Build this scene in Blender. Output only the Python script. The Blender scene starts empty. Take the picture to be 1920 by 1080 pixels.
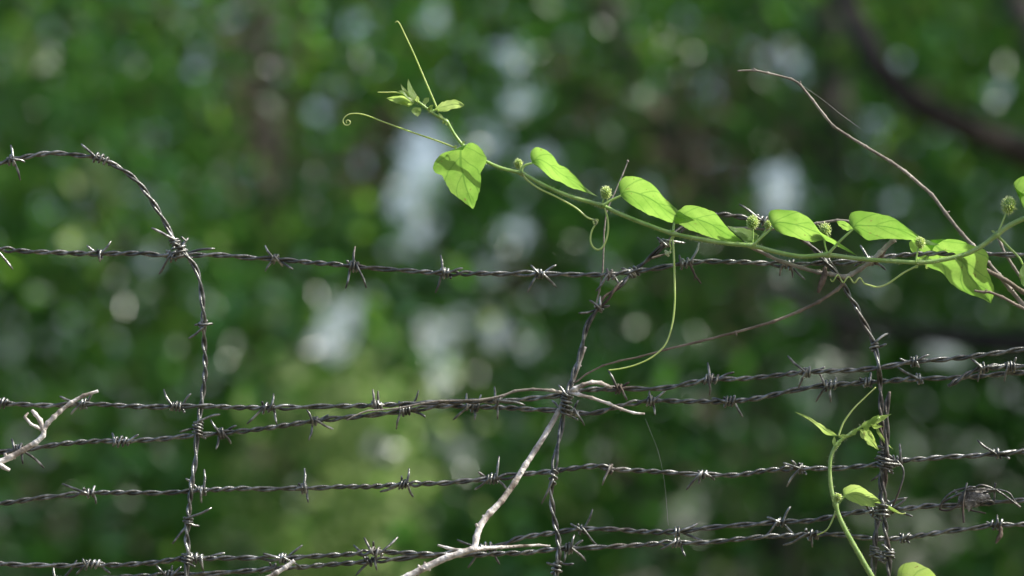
import bpy, math, random
import numpy as np
from mathutils import Vector, noise

random.seed(7)
RNG = np.random.default_rng(7)
SC = bpy.context.scene
COL = SC.collection

# ------------------------------------------------------------------ camera, sky, sun, exposure
S = 0.0005                      # metres per photo pixel on the fence plane (y = 0)
FOCUS = 4.0
PITCH = math.radians(6.0)
FWD = np.array([0.0, math.cos(PITCH), math.sin(PITCH)])
RGT = np.array([1.0, 0.0, 0.0])
UPV = np.array([0.0, -math.sin(PITCH), math.cos(PITCH)])
CAM = np.array([0.0, 0.0, 1.6]) - FWD * FOCUS

cd = bpy.data.cameras.new('camera')
cam = bpy.data.objects.new('camera', cd)
COL.objects.link(cam)
cam.location = CAM
cam.rotation_euler = (math.pi / 2 + PITCH, 0, 0)
cd.sensor_width = 36.0
cd.lens = 36.0 * FOCUS / (1920 * S)
cd.clip_start = 0.1
cd.clip_end = 6000
cd.dof.use_dof = True
cd.dof.focus_distance = FOCUS - 0.005
cd.dof.aperture_fstop = 3.5
SC.camera = cam

SUN = np.array([0.80, -0.12, 0.95])
SUN /= np.linalg.norm(SUN)
SUN_EL = math.asin(SUN[2])
SUN_AZ = math.atan2(SUN[0], SUN[1])

world = bpy.data.worlds.new('World')
SC.world = world
world.use_nodes = True
wt = world.node_tree
wt.nodes.clear()
sky = wt.nodes.new('ShaderNodeTexSky')
sky.sky_type = 'NISHITA'
sky.sun_disc = False
sky.sun_elevation = SUN_EL
sky.sun_rotation = SUN_AZ
sky.air_density = 1.0
sky.dust_density = 3.5
sky.ozone_density = 0.4
bgn = wt.nodes.new('ShaderNodeBackground')
bgn.inputs['Strength'].default_value = 0.14
won = wt.nodes.new('ShaderNodeOutputWorld')
wt.links.new(sky.outputs[0], bgn.inputs[0])
wt.links.new(bgn.outputs[0], won.inputs[0])

sl = bpy.data.lights.new('sun', 'SUN')
sl.energy = 5.0
sl.angle = math.radians(0.55)
sl.color = (1.0, 0.95, 0.87)
so = bpy.data.objects.new('sun', sl)
COL.objects.link(so)
so.location = (6, 5, 12)
so.rotation_euler = Vector(SUN).to_track_quat('Z', 'Y').to_euler()

SC.view_settings.view_transform = 'Standard'
SC.view_settings.look = 'None'
SC.view_settings.gamma = 1.0
SC.view_settings.exposure = 0.5
SC.render.engine = 'CYCLES'
SC.cycles.use_denoising = True
SC.cycles.max_bounces = 8
SC.cycles.transmission_bounces = 6
SC.cycles.sample_clamp_indirect = 4.0


def P(px, py, d=0.0):
    """photo pixel -> world point on the upright plane y = d*S (d in photo-pixel units)"""
    ray = FWD * FOCUS + RGT * (px - 960) * S + UPV * (540 - py) * S
    t = (d * S - CAM[1]) / ray[1]
    return CAM + ray * t


def PM(px, py, y):
    return P(px, py, y / S)


# ------------------------------------------------------------------ materials
def new_mat(name):
    m = bpy.data.materials.new(name)
    m.use_nodes = True
    nt = m.node_tree
    nt.nodes.clear()
    out = nt.nodes.new('ShaderNodeOutputMaterial')
    return m, nt, out


def ramp(nt, fac, stops):
    r = nt.nodes.new('ShaderNodeValToRGB')
    el = r.color_ramp.elements
    while len(el) < len(stops):
        el.new(0.5)
    for e, (p, c) in zip(el, stops):
        e.position = p
        e.color = (*c, 1)
    nt.links.new(fac, r.inputs[0])
    return r


def noise_tex(nt, scale, detail=4, coord='Object'):
    tc = nt.nodes.new('ShaderNodeTexCoord')
    n = nt.nodes.new('ShaderNodeTexNoise')
    n.inputs['Scale'].default_value = scale
    n.inputs['Detail'].default_value = detail
    nt.links.new(tc.outputs[coord], n.inputs['Vector'])
    return n


def mat_solid(name, stops, scale=60, rough=0.6, metal=0.0, bump=0.0, bscale=400, spec=0.5, coord='Object'):
    m, nt, out = new_mat(name)
    b = nt.nodes.new('ShaderNodeBsdfPrincipled')
    n = noise_tex(nt, scale, 5, coord)
    r = ramp(nt, n.outputs['Fac'], stops)
    nt.links.new(r.outputs[0], b.inputs['Base Color'])
    b.inputs['Roughness'].default_value = rough
    b.inputs['Metallic'].default_value = metal
    b.inputs['Specular IOR Level'].default_value = spec
    if bump:
        n2 = noise_tex(nt, bscale, 6, coord)
        bp = nt.nodes.new('ShaderNodeBump')
        bp.inputs['Strength'].default_value = bump
        bp.inputs['Distance'].default_value = 0.0016
        nt.links.new(n2.outputs['Fac'], bp.inputs['Height'])
        nt.links.new(bp.outputs[0], b.inputs['Normal'])
    nt.links.new(b.outputs[0], out.inputs[0])
    return m




def mat_wire(name, rust, bright):
    m, nt, out = new_mat(name)
    L = nt.links.new
    b = nt.nodes.new('ShaderNodeBsdfPrincipled')
    n1 = noise_tex(nt, 130, 6)
    zinc = ramp(nt, n1.outputs['Fac'], [(0.28, tuple(c * bright for c in (0.045, 0.047, 0.044))), (0.50, tuple(c * bright for c in (0.125, 0.128, 0.118))), (0.68, tuple(c * bright for c in (0.34, 0.345, 0.33)))])
    rst = ramp(nt, n1.outputs['Fac'], [(0.3, (0.032, 0.025, 0.019)), (0.55, (0.072, 0.052, 0.038)), (0.75, (0.12, 0.09, 0.065))])
    n2 = noise_tex(nt, 17, 7)
    msk = ramp(nt, n2.outputs['Fac'], [(rust, (0, 0, 0)), (rust + 0.13, (1, 1, 1))])
    mx = nt.nodes.new('ShaderNodeMix')
    mx.data_type = 'RGBA'
    L(msk.outputs[0], mx.inputs['Factor'])
    L(zinc.outputs[0], mx.inputs[6])
    L(rst.outputs[0], mx.inputs[7])
    L(mx.outputs[2], b.inputs['Base Color'])
    ro = nt.nodes.new('ShaderNodeMapRange')
    ro.inputs['To Min'].default_value = 0.30
    ro.inputs['To Max'].default_value = 0.75
    L(msk.outputs[0], ro.inputs['Value'])
    L(ro.outputs[0], b.inputs['Roughness'])
    me_ = nt.nodes.new('ShaderNodeMapRange')
    me_.inputs['To Min'].default_value = 0.75
    me_.inputs['To Max'].default_value = 0.1
    L(msk.outputs[0], me_.inputs['Value'])
    L(me_.outputs[0], b.inputs['Metallic'])
    n3 = noise_tex(nt, 800, 6)
    bp = nt.nodes.new('ShaderNodeBump')
    bp.inputs['Strength'].default_value = 0.6
    bp.inputs['Distance'].default_value = 0.0008
    L(n3.outputs['Fac'], bp.inputs['Height'])
    L(bp.outputs[0], b.inputs['Normal'])
    L(b.outputs[0], out.inputs[0])
    return m


M_WIRE = mat_wire('weathered_wire', 0.60, 1.0)
M_WIRE_RUST = mat_wire('rusty_wire', 0.46, 0.85)
M_BARB = mat_wire('barb_wire', 0.58, 1.35)
M_BARK_PALE = mat_solid('pale_dead_wood', [(0.30, (0.09, 0.065, 0.048)), (0.42, (0.29, 0.25, 0.21)), (0.52, (0.54, 0.50, 0.46)), (0.64, (0.80, 0.78, 0.75))],
                        scale=70, rough=0.8, bump=1.0, bscale=300)
M_BARK_BROWN = mat_solid('brown_dead_wood', [(0.3, (0.09, 0.068, 0.048)), (0.5, (0.18, 0.145, 0.11)), (0.75, (0.33, 0.285, 0.23))],
                         scale=45, rough=0.8, bump=1.0, bscale=300)
M_TWIG_GREY = mat_solid('grey_twig', [(0.3, (0.12, 0.105, 0.085)), (0.5, (0.23, 0.205, 0.17)), (0.75, (0.44, 0.405, 0.35))],
                        scale=45, rough=0.75, bump=1.0, bscale=300)
M_DRY = mat_solid('withered_leaf', [(0.3, (0.04, 0.03, 0.022)), (0.6, (0.11, 0.08, 0.058)), (0.8, (0.24, 0.19, 0.15))], scale=90, rough=0.8, bump=0.8, bscale=400)
M_FLUFF = mat_solid('grey_debris', [(0.35, (0.06, 0.055, 0.05)), (0.55, (0.28, 0.27, 0.26)), (0.8, (0.5, 0.49, 0.48))], scale=160, rough=0.95, bump=1.0, bscale=600)
M_TRUNK = mat_solid('dark_bark', [(0.3, (0.010, 0.0085, 0.007)), (0.55, (0.022, 0.018, 0.014)), (0.8, (0.042, 0.034, 0.027))], scale=9, rough=0.9, bump=1.0, bscale=60)
M_SAPLING = mat_solid('grey_bark', [(0.3, (0.03, 0.027, 0.027)), (0.55, (0.07, 0.062, 0.062)), (0.8, (0.11, 0.10, 0.10))], scale=9, rough=0.9, bump=1.0, bscale=60)
M_SOIL = mat_solid('woodland_floor', [(0.3, (0.05, 0.035, 0.022)), (0.5, (0.10, 0.08, 0.045)), (0.7, (0.07, 0.10, 0.03))], scale=1.5, rough=0.95, bump=0.6, bscale=30)
M_THREAD = mat_solid('spider_silk', [(0.3, (0.5, 0.5, 0.48)), (0.8, (0.7, 0.7, 0.68))], scale=50, rough=0.35)


def mat_green(name, stops, trans, tmix=0.5, rough=0.4, scale=70, bump=0.3, spec=0.5):
    """green plant tissue: skin that reflects plus light passing through"""
    m, nt, out = new_mat(name)
    b = nt.nodes.new('ShaderNodeBsdfPrincipled')
    n = noise_tex(nt, scale, 4)
    r = ramp(nt, n.outputs['Fac'], stops)
    nt.links.new(r.outputs[0], b.inputs['Base Color'])
    b.inputs['Roughness'].default_value = rough
    b.inputs['Specular IOR Level'].default_value = spec
    if bump:
        n2 = noise_tex(nt, 700, 4)
        bp = nt.nodes.new('ShaderNodeBump')
        bp.inputs['Strength'].default_value = bump
        bp.inputs['Distance'].default_value = 0.0006
        nt.links.new(n2.outputs['Fac'], bp.inputs['Height'])
        nt.links.new(bp.outputs[0], b.inputs['Normal'])
    b.inputs['Subsurface Weight'].default_value = tmix
    b.inputs['Subsurface Radius'].default_value = trans
    b.inputs['Subsurface Scale'].default_value = 0.006
    nt.links.new(b.outputs[0], out.inputs[0])
    return m


M_STEM = mat_green('vine_stem', [(0.3, (0.17, 0.28, 0.075)), (0.7, (0.30, 0.40, 0.16))], (0.8, 1.0, 0.4), 0.8, 0.24)
M_TENDRIL = mat_green('vine_tendril', [(0.3, (0.26, 0.36, 0.11)), (0.7, (0.38, 0.46, 0.19))], (0.8, 1.0, 0.4), 0.8, 0.3)
M_FRUIT = mat_green('spiny_fruit', [(0.3, (0.14, 0.27, 0.05)), (0.7, (0.26, 0.39, 0.10))], (0.9, 1.0, 0.4), 0.9, 0.4)
M_BUD = mat_green('pale_bud', [(0.3, (0.35, 0.42, 0.22)), (0.7, (0.5, 0.55, 0.33))], (0.8, 1.0, 0.5), 0.7, 0.5)


def mat_vine_leaf(name, c1, c2, t1, t2, tmix=0.62):
    m, nt, out = new_mat(name)
    N = nt.nodes.new
    L = nt.links.new
    uv = N('ShaderNodeUVMap')
    uv.uv_map = 'UVMap'
    sp = N('ShaderNodeSeparateXYZ')
    L(uv.outputs[0], sp.inputs[0])

    def math_(op, a, b=None):
        x = N('ShaderNodeMath')
        x.operation = op
        for i, v in enumerate((a, b)):
            if v is None:
                continue
            if isinstance(v, (int, float)):
                x.inputs[i].default_value = v
            else:
                L(v, x.inputs[i])
        return x.outputs[0]
    av = math_('ABSOLUTE', math_('SUBTRACT', math_('MULTIPLY', sp.outputs[1], 2.0), 1.0))
    nz = noise_tex(nt, 90, 3)
    wob = math_('MULTIPLY', math_('SUBTRACT', nz.outputs['Fac'], 0.5), 0.35)
    # midrib
    mid = math_('LESS_THAN', av, 0.045)
    # side veins run forward from the midrib
    fr = math_('FRACT', math_('ADD', math_('SUBTRACT', math_('MULTIPLY', sp.outputs[0], 4.6), math_('MULTIPLY', av, 1.25)), math_('MULTIPLY', wob, 0.5)))
    side = math_('LESS_THAN', math_('ABSOLUTE', math_('SUBTRACT', fr, 0.5)), 0.045)
    # fine net
    vo = N('ShaderNodeTexVoronoi')
    vo.feature = 'DISTANCE_TO_EDGE'
    vo.inputs['Scale'].default_value = 330
    tc = N('ShaderNodeTexCoord')
    L(tc.outputs['Object'], vo.inputs['Vector'])
    net = math_('LESS_THAN', vo.outputs['Distance'], 0.06)
    vein = math_('MINIMUM', math_('ADD', math_('ADD', mid, math_('MULTIPLY', side, 0.75)), math_('MULTIPLY', net, 0.22)), 1.0)
    n2 = noise_tex(nt, 38, 4)
    rb = ramp(nt, n2.outputs['Fac'], [(0.3, c1), (0.7, c2)])
    rt = ramp(nt, n2.outputs['Fac'], [(0.36, t1), (0.62, t2)])

    def darken(col, k):
        mx = N('ShaderNodeMix')
        mx.data_type = 'RGBA'
        L(vein, mx.inputs['Factor'])
        L(col, mx.inputs[6])
        mm = N('ShaderNodeMix')
        mm.data_type = 'RGBA'
        mm.blend_type = 'MULTIPLY'
        mm.inputs['Factor'].default_value = 1
        L(col, mm.inputs[6])
        mm.inputs[7].default_value = (*k, 1)
        L(mm.outputs[2], mx.inputs[7])
        return mx.outputs[2]
    n4 = noise_tex(nt, 210, 2)
    fleck = math_('GREATER_THAN', n4.outputs['Fac'], 0.705)

    def flecked(col, k):
        mx = N('ShaderNodeMix')
        mx.data_type = 'RGBA'
        L(math_('MULTIPLY', fleck, 0.75), mx.inputs['Factor'])
        L(col, mx.inputs[6])
        mx.inputs[7].default_value = (*k, 1)
        return mx.outputs[2]
    b = N('ShaderNodeBsdfPrincipled')
    L(flecked(darken(rb.outputs[0], (1.25, 1.15, 1.2)), (0.16, 0.11, 0.05)), b.inputs['Base Color'])
    b.inputs['Roughness'].default_value = 0.38
    t = N('ShaderNodeBsdfTranslucent')
    L(flecked(darken(rt.outputs[0], (0.52, 0.63, 0.58)), (0.26, 0.22, 0.07)), t.inputs['Color'])
    bp = N('ShaderNodeBump')
    bp.inputs['Strength'].default_value = 0.5
    bp.inputs['Distance'].default_value = 0.0008
    n3 = noise_tex(nt, 260, 3)
    L(math_('SUBTRACT', n3.outputs['Fac'], vein), bp.inputs['Height'])
    L(bp.outputs[0], b.inputs['Normal'])
    mx = N('ShaderNodeMixShader')
    mx.inputs[0].default_value = tmix
    L(b.outputs[0], mx.inputs[1])
    L(t.outputs[0], mx.inputs[2])
    L(mx.outputs[0], out.inputs[0])
    return m


M_LEAF = mat_vine_leaf('vine_leaf', (0.10, 0.20, 0.045), (0.16, 0.26, 0.08), (0.24, 0.48, 0.065), (0.38, 0.65, 0.11))
M_LEAF_YOUNG = mat_vine_leaf('young_vine_leaf', (0.16, 0.26, 0.07), (0.22, 0.32, 0.11), (0.46, 0.66, 0.14), (0.62, 0.80, 0.24))


# ------------------------------------------------------------------ object helpers
def tag(o, label=None, cat=None, group=None, kind=None):
    if label:
        o['label'] = label
    if cat:
        o['category'] = cat
    if group:
        o['group'] = group
    if kind:
        o['kind'] = kind
    return o


def empty(name, loc):
    o = bpy.data.objects.new(name, None)
    o.empty_display_size = 0.02
    o.location = loc
    COL.objects.link(o)
    return o


class MB:
    """collects verts / faces (numpy) for one mesh"""

    def __init__(self):
        self.v, self.f, self.n, self.uv = [], [], 0, []

    def add(self, v, f):
        self.v.append(np.asarray(v, float))
        self.f.extend([tuple(int(i) + self.n for i in q) for q in f])
        self.n += len(v)

    def tube(self, pts, rad, seg=7, closed_ends=True, tip=None, squash=None):
        p = np.asarray(pts, float)
        n = len(p)
        r = np.broadcast_to(np.asarray(rad, float), (n,)) if np.ndim(rad) == 0 else np.asarray(rad, float)
        t = np.gradient(p, axis=0)
        t /= np.linalg.norm(t, axis=1)[:, None] + 1e-12
        a = np.array([0, 1.0, 0]) if abs(t[0][1]) < 0.9 else np.array([1.0, 0, 0])
        u = np.cross(t[0], a)
        u /= np.linalg.norm(u)
        U = np.zeros_like(p)
        for i in range(n):                      # parallel transport
            u = u - t[i] * np.dot(u, t[i])
            u /= np.linalg.norm(u) + 1e-12
            U[i] = u
        V = np.cross(t, U)
        ang = np.arange(seg) * 2 * math.pi / seg
        ring = p[:, None, :] + r[:, None, None] * (np.cos(ang)[None, :, None] * U[:, None, :] + np.sin(ang)[None, :, None] * V[:, None, :])
        v = ring.reshape(-1, 3)
        f = []
        for i in range(n - 1):
            for k in range(seg):
                k2 = (k + 1) % seg
                f.append((i * seg + k, i * seg + k2, (i + 1) * seg + k2, (i + 1) * seg + k))
        if closed_ends:
            f.append(tuple(range(seg - 1, -1, -1)))
            f.append(tuple((n - 1) * seg + k for k in range(seg)))
        self.add(v, f)

    def build(self, name, mat, parent=None, smooth=True):
        v = np.concatenate(self.v)
        org = v.mean(axis=0) if parent is None else np.array(parent.location)
        if parent is not None and parent.parent is not None:
            org = org + np.array(parent.parent.location)
        me = bpy.data.meshes.new(name)
        me.from_pydata((v - org).tolist(), [], self.f)
        me.materials.append(mat)
        if smooth:
            me.polygons.foreach_set('use_smooth', np.ones(len(me.polygons), bool))
        me.update()
        o = bpy.data.objects.new(name, me)
        COL.objects.link(o)
        if parent is None:
            o.location = org
        else:
            o.parent = parent
        return o


def catmull(pts, step):
    """smooth curve through pts (any dimension), about `step` apart in the first two coordinates"""
    p = np.asarray(pts, float)
    if len(p) == 2:
        n = max(2, int(np.linalg.norm(p[1] - p[0]) / step))
        return p[0] + (p[1] - p[0]) * np.linspace(0, 1, n + 1)[:, None]
    q = np.vstack([2 * p[0] - p[1], p, 2 * p[-1] - p[-2]])
    out = []
    for i in range(1, len(q) - 2):
        a, b, c, d = q[i - 1], q[i], q[i + 1], q[i + 2]
        n = max(1, int(round(np.linalg.norm((c - b)[:2]) / step)))
        t = (np.arange(n) / n)[:, None]
        out.append(0.5 * (2 * b + (c - a) * t + (2 * a - 5 * b + 4 * c - d) * t ** 2 + (3 * b - a - 3 * c + d) * t ** 3))
    out.append(p[-1:])
    return np.vstack(out)


def d3(pts, d):
    return [(p[0], p[1], p[2] if len(p) > 2 else d) for p in pts]


def to_world(c):
    return np.array([P(x, y, d) for x, y, d in c])


# ------------------------------------------------------------------ ground
gm = bpy.data.meshes.new('ground')
G = 2500.0
n = 24
xs = np.concatenate([-np.geomspace(G, 2, n // 2), np.linspace(-1.5, 1.5, 4), np.geomspace(2, G, n // 2)])
gv, gf = [], []
for j, y in enumerate(xs):
    for i, x in enumerate(xs):
        gv.append((x, y, 0.05 * noise.noise((x * 0.3, y * 0.3, 0)) if abs(x) < 40 and abs(y) < 40 else 0.0))
k = len(xs)
for j in range(k - 1):
    for i in range(k - 1):
        gf.append((j * k + i, j * k + i + 1, (j + 1) * k + i + 1, (j + 1) * k + i))
gm.from_pydata(gv, [], gf)
gm.materials.append(M_SOIL)
go = bpy.data.objects.new('ground', gm)
COL.objects.link(go)
tag(go, kind='structure')

# ------------------------------------------------------------------ woodland behind the fence


def mat_far_leaf(name, base, trans, tmix, rough, spec=0.5):
    m, nt, out = new_mat(name)
    b = nt.nodes.new('ShaderNodeBsdfPrincipled')
    nz = noise_tex(nt, 6, 2)
    r = ramp(nt, nz.outputs['Fac'], [(0.3, tuple(c * 0.75 for c in base)), (0.7, tuple(c * 1.25 for c in base))])
    nt.links.new(r.outputs[0], b.inputs['Base Color'])
    b.inputs['Roughness'].default_value = rough
    b.inputs['Specular IOR Level'].default_value = spec
    t = nt.nodes.new('ShaderNodeBsdfTranslucent')
    t.inputs['Color'].default_value = (*trans, 1)
    mx = nt.nodes.new('ShaderNodeMixShader')
    mx.inputs[0].default_value = tmix
    nt.links.new(b.outputs[0], mx.inputs[1])
    nt.links.new(t.outputs[0], mx.inputs[2])
    nt.links.new(mx.outputs[0], out.inputs[0])
    return m


FOL = [
    mat_far_leaf('deep_green_foliage', (0.038, 0.105, 0.030), (0.075, 0.24, 0.040), 0.50, 0.60, 0.10),
    mat_far_leaf('mid_green_foliage', (0.054, 0.136, 0.034), (0.125, 0.35, 0.050), 0.52, 0.60, 0.10),
    mat_far_leaf('fresh_green_foliage', (0.086, 0.165, 0.034), (0.22, 0.45, 0.055), 0.52, 0.60, 0.10),
    mat_far_leaf('blue_green_foliage', (0.056, 0.130, 0.074), (0.10, 0.28, 0.11), 0.45, 0.50, 0.2),
    mat_far_leaf('brown_foliage', (0.118, 0.094, 0.080), (0.19, 0.15, 0.12), 0.40, 0.7, 0.06),
    mat_far_leaf('yellow_green_foliage', (0.28, 0.35, 0.16), (0.56, 0.74, 0.30), 0.5, 0.6, 0.1),
    mat_far_leaf('glossy_foliage', (0.07, 0.13, 0.07), (0.12, 0.24, 0.09), 0.35, 0.32, 0.32),
    mat_far_leaf('waxy_foliage', (0.09, 0.16, 0.09), (0.12, 0.26, 0.09), 0.15, 0.22, 0.55),
]


def leaf_mass(name, cen, nor, size, mi, label, cat):
    """many small pointed leaves folded along the midrib, joined: cen (n,3), nor (n,3), size (n,), mi (n,) material index"""
    n = len(cen)
    nor = nor / (np.linalg.norm(nor, axis=1)[:, None] + 1e-9)
    a = RNG.normal(size=(n, 3))
    u = np.cross(nor, a)
    u /= np.linalg.norm(u, axis=1)[:, None] + 1e-9
    w = np.cross(nor, u)
    s = size[:, None]
    wd = 0.29
    base = cen - u * s * 0.5
    tip = cen + u * s * 0.5 - nor * s * 0.10
    l1 = cen - u * s * 0.16 + w * s * wd + nor * s * 0.05
    r1 = cen - u * s * 0.16 - w * s * wd + nor * s * 0.05
    l2 = cen + u * s * 0.2 + w * s * wd * 0.8 + nor * s * 0.03
    r2 = cen + u * s * 0.2 - w * s * wd * 0.8 + nor * s * 0.03
    v = np.stack([base, l1, l2, tip, r2, r1], axis=1).reshape(-1, 3)
    idx = np.arange(n)[:, None] * 6
    q = np.concatenate([idx + np.array([[0, 3, 2, 1]]), idx + np.array([[0, 5, 4, 3]])], axis=1).reshape(-1)
    me = bpy.data.meshes.new(name)
    nf = 2 * n
    me.vertices.add(len(v))
    me.vertices.foreach_set('co', v.ravel())
    me.loops.add(nf * 4)
    me.loops.foreach_set('vertex_index', q.astype(np.int32))
    me.polygons.add(nf)
    me.polygons.foreach_set('loop_start', (np.arange(nf) * 4).astype(np.int32))
    me.polygons.foreach_set('loop_total', np.full(nf, 4, np.int32))
    for m in FOL:
        me.materials.append(m)
    me.polygons.foreach_set('material_index', np.repeat(mi, 2).astype(np.int32))
    me.update(calc_edges=True)
    me.validate()
    o = bpy.data.objects.new(name, me)
    COL.objects.link(o)
    return o


def up_normals(n, spread=1.3):
    v = RNG.normal(size=(n, 3)) * spread + np.array([0, 0, 1.0])
    return v


# gaps in the wood through which the sky shows: photo place, radius in metres at y = 8
GAPS = [(786, 262, .030), (794, 292, .050), (783, 312, .03), (765, 352, .034), (772, 402, .026), (648, 572, .026), (640, 600, .040), (630, 632, .050), (1464, 345, .042), (1460, 374, .034),
        (808, 625, .020), (862, 602, .020), (828, 668, .020), (818, 700, .022), (1455, 95, .022), (1482, 108, .016), (965, 440, .026), (1290, 965, .026), (932, 622, .016),
        (990, 645, .016), (812, 36, .014), (958, 105, .016), (978, 192, .016), (905, 275, .016), (1790, 665, .016), (872, 850, .016),
        (1570, 690, .017), (1005, 300, .015), (780, 455, .012), (925, 520, .013), (1140, 45, .010), (560, 930, .014), (1870, 170, .010), (700, 830, .013), (820, 730, .015), (1545, 770, .012)]
# single glossy leaves that catch the sun: photo place, how many
GLINTS = [(250, 112, 1), (20, 115, 1), (100, 98, 1), (955, 105, 2), (990, 90, 1), (935, 125, 1), (1130, 50, 1), (1035, 5, 2), (1440, 130, 1), (1490, 100, 1), (975, 190, 2),
          (770, 240, 1), (905, 270, 1), (765, 350, 2), (770, 405, 2), (780, 460, 1), (965, 440, 2), (930, 520, 1), (1060, 470, 1), (1460, 355, 2), (640, 590, 2), (810, 620, 2),
          (860, 600, 2), (820, 680, 2), (815, 720, 1), (985, 640, 1), (870, 850, 2), (800, 830, 1), (1290, 970, 2), (1000, 300, 1), (500, 215, 1), (560, 960, 1), (330, 640, 1), (460, 640, 1),
          (290, 535, 1), (70, 535, 1), (1570, 690, 2), (1540, 770, 1), (1790, 660, 1), (1650, 560, 1), (1430, 800, 1), (1730, 1010, 1), (1870, 170, 1), (1890, 130, 1), (330, 40, 1),
          (680, 100, 1), (1150, 250, 1), (1210, 180, 1), (400, 330, 1), (210, 520, 1), (305, 860, 1), (250, 940, 1), (1120, 850, 1), (1370, 640, 1), (1500, 790, 1), (700, 870, 1), (1200, 610, 1), (450, 90, 1)]
gcen, gnor, gmat, gsz = [], [], [], []
for (x, y, k) in GLINTS:
    for j in range(k):
        yy = random.uniform(6.6, 8.0)
        c = PM(x + random.gauss(0, 10), y + random.gauss(0, 10), yy)
        h = SUN + (CAM - c) / np.linalg.norm(CAM - c)
        h /= np.linalg.norm(h)
        gcen.append(c)
        gnor.append(h + RNG.normal(size=3) * 0.17)
        gmat.append(6)
        gsz.append(random.uniform(0.03, 0.055))
# groups of small waxy leaves in full sun: photo place, spread in photo pixels, how many
WAXY = [(795, 285, 26, 6), (770, 370, 26, 6), (780, 430, 22, 3), (640, 600, 30, 7), (820, 640, 34, 8), (850, 690, 30, 5), (870, 600, 24, 4), (960, 105, 26, 4), (965, 440, 24, 4), (985, 640, 24, 3), (930, 520, 20, 2),
        (1455, 100, 30, 4), (1462, 355, 22, 3), (900, 270, 22, 3), (975, 195, 18, 2), (810, 35, 20, 3), (1140, 30, 26, 3), (870, 850, 30, 4), (690, 830, 40, 5), (570, 940, 24, 4), (1290, 970, 20, 3), (1570, 690, 26, 3),
        (1790, 665, 16, 2), (1870, 160, 24, 2), (1250, 75, 20, 2), (330, 40, 30, 2), (120, 100, 40, 2), (1210, 200, 40, 2), (300, 540, 40, 2), (460, 640, 40, 2), (1420, 640, 50, 2), (1710, 1000, 40, 2)]
for k in range(110):
    WAXY.append((random.uniform(-30, 1950), random.uniform(-20, 1100), 1, 1))
for wi, (x, y, sg, k) in enumerate(WAXY):
    for j in range(k):
        c = PM(x + random.gauss(0, sg), y + random.gauss(0, sg), random.uniform(6.4, 7.8))
        h = SUN + (CAM - c) / np.linalg.norm(CAM - c)
        h /= np.linalg.norm(h)
        gcen.append(c)
        gnor.append(h + RNG.normal(size=3) * 0.09)
        gmat.append(7)
        gsz.append(random.uniform(0.018, 0.034) if wi < 32 else random.uniform(0.008, 0.017))
gcen, gnor = np.array(gcen), np.array(gnor)


def seg_clear(c, a, d, rad, t0=0.05):
    """True for the points of c farther than rad from the ray a + t d, t > t0"""
    v = c - a
    t = v @ d
    dist = np.linalg.norm(v - t[:, None] * d, axis=1)
    return (dist > rad) | (t < t0)


def keep_open(c, size, sun_r=0.04, view_r=0.03):
    half = size * 0.36
    ok = np.ones(len(c), bool)
    for (x, y, r) in GAPS:
        a = PM(x, y, 8.0)
        d = (a - CAM) / np.linalg.norm(a - CAM)
        ok &= seg_clear(c, CAM, d, 0.85 * r * np.linalg.norm(c - CAM, axis=1) / 12.0 + half, 2.0)
    for g in gcen:
        ok &= seg_clear(c, g, SUN, sun_r + half)
        vd = (CAM - g) / np.linalg.norm(CAM - g)
        ok &= seg_clear(c, g, vd, view_r + half)
    for (x, y, yy, sg) in GLOW_SPRAYS:
        ok &= seg_clear(c, PM(x, y, yy), SUN, 0.20, 0.45)
    return ok


def clumped(n, lo, hi, per=26, spread=0.2):
    """leaf places gathered in sprays"""
    k = max(1, n // per)
    cc = RNG.uniform(lo, hi, size=(k, 3))
    pts = np.repeat(cc, per, axis=0) + RNG.normal(size=(k * per, 3)) * np.array([spread, spread, spread * 0.7])
    return pts, np.repeat(np.arange(k), per)


def pick_materials(pts, cl, weights):
    """one leaf colour for most of a spray, varied over the wood"""
    k = cl.max() + 1
    w = np.array(weights, float)
    first = np.zeros(k, int)
    first[cl[::-1]] = np.arange(len(cl))[::-1]
    cen = pts[first]
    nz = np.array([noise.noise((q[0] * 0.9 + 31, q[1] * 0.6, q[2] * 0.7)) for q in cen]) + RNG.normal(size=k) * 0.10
    # low noise favours deep green sprays, higher noise fresher green ones
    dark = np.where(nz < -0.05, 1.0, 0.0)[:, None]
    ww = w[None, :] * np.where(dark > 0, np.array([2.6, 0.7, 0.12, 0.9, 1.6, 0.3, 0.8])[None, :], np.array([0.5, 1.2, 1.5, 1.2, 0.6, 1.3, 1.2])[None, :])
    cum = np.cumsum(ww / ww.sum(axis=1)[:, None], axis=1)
    main = np.minimum((RNG.random(k)[:, None] > cum).sum(axis=1), len(w) - 1)[cl]
    other = RNG.choice(len(w), size=len(pts), p=w / w.sum())
    return np.where(RNG.random(len(pts)) < 0.75, main, other)


# dense far side
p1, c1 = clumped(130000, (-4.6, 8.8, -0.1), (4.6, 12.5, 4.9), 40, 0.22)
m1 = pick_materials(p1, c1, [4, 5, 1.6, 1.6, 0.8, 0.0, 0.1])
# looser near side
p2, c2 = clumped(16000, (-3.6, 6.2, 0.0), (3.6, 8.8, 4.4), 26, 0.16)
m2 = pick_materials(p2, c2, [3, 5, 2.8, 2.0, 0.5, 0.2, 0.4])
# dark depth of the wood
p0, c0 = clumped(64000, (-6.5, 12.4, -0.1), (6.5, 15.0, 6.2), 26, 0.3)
m0 = pick_materials(p0, c0, [4, 5, 1.2, 1.5, 0.8, 0.0, 0.0])
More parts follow.
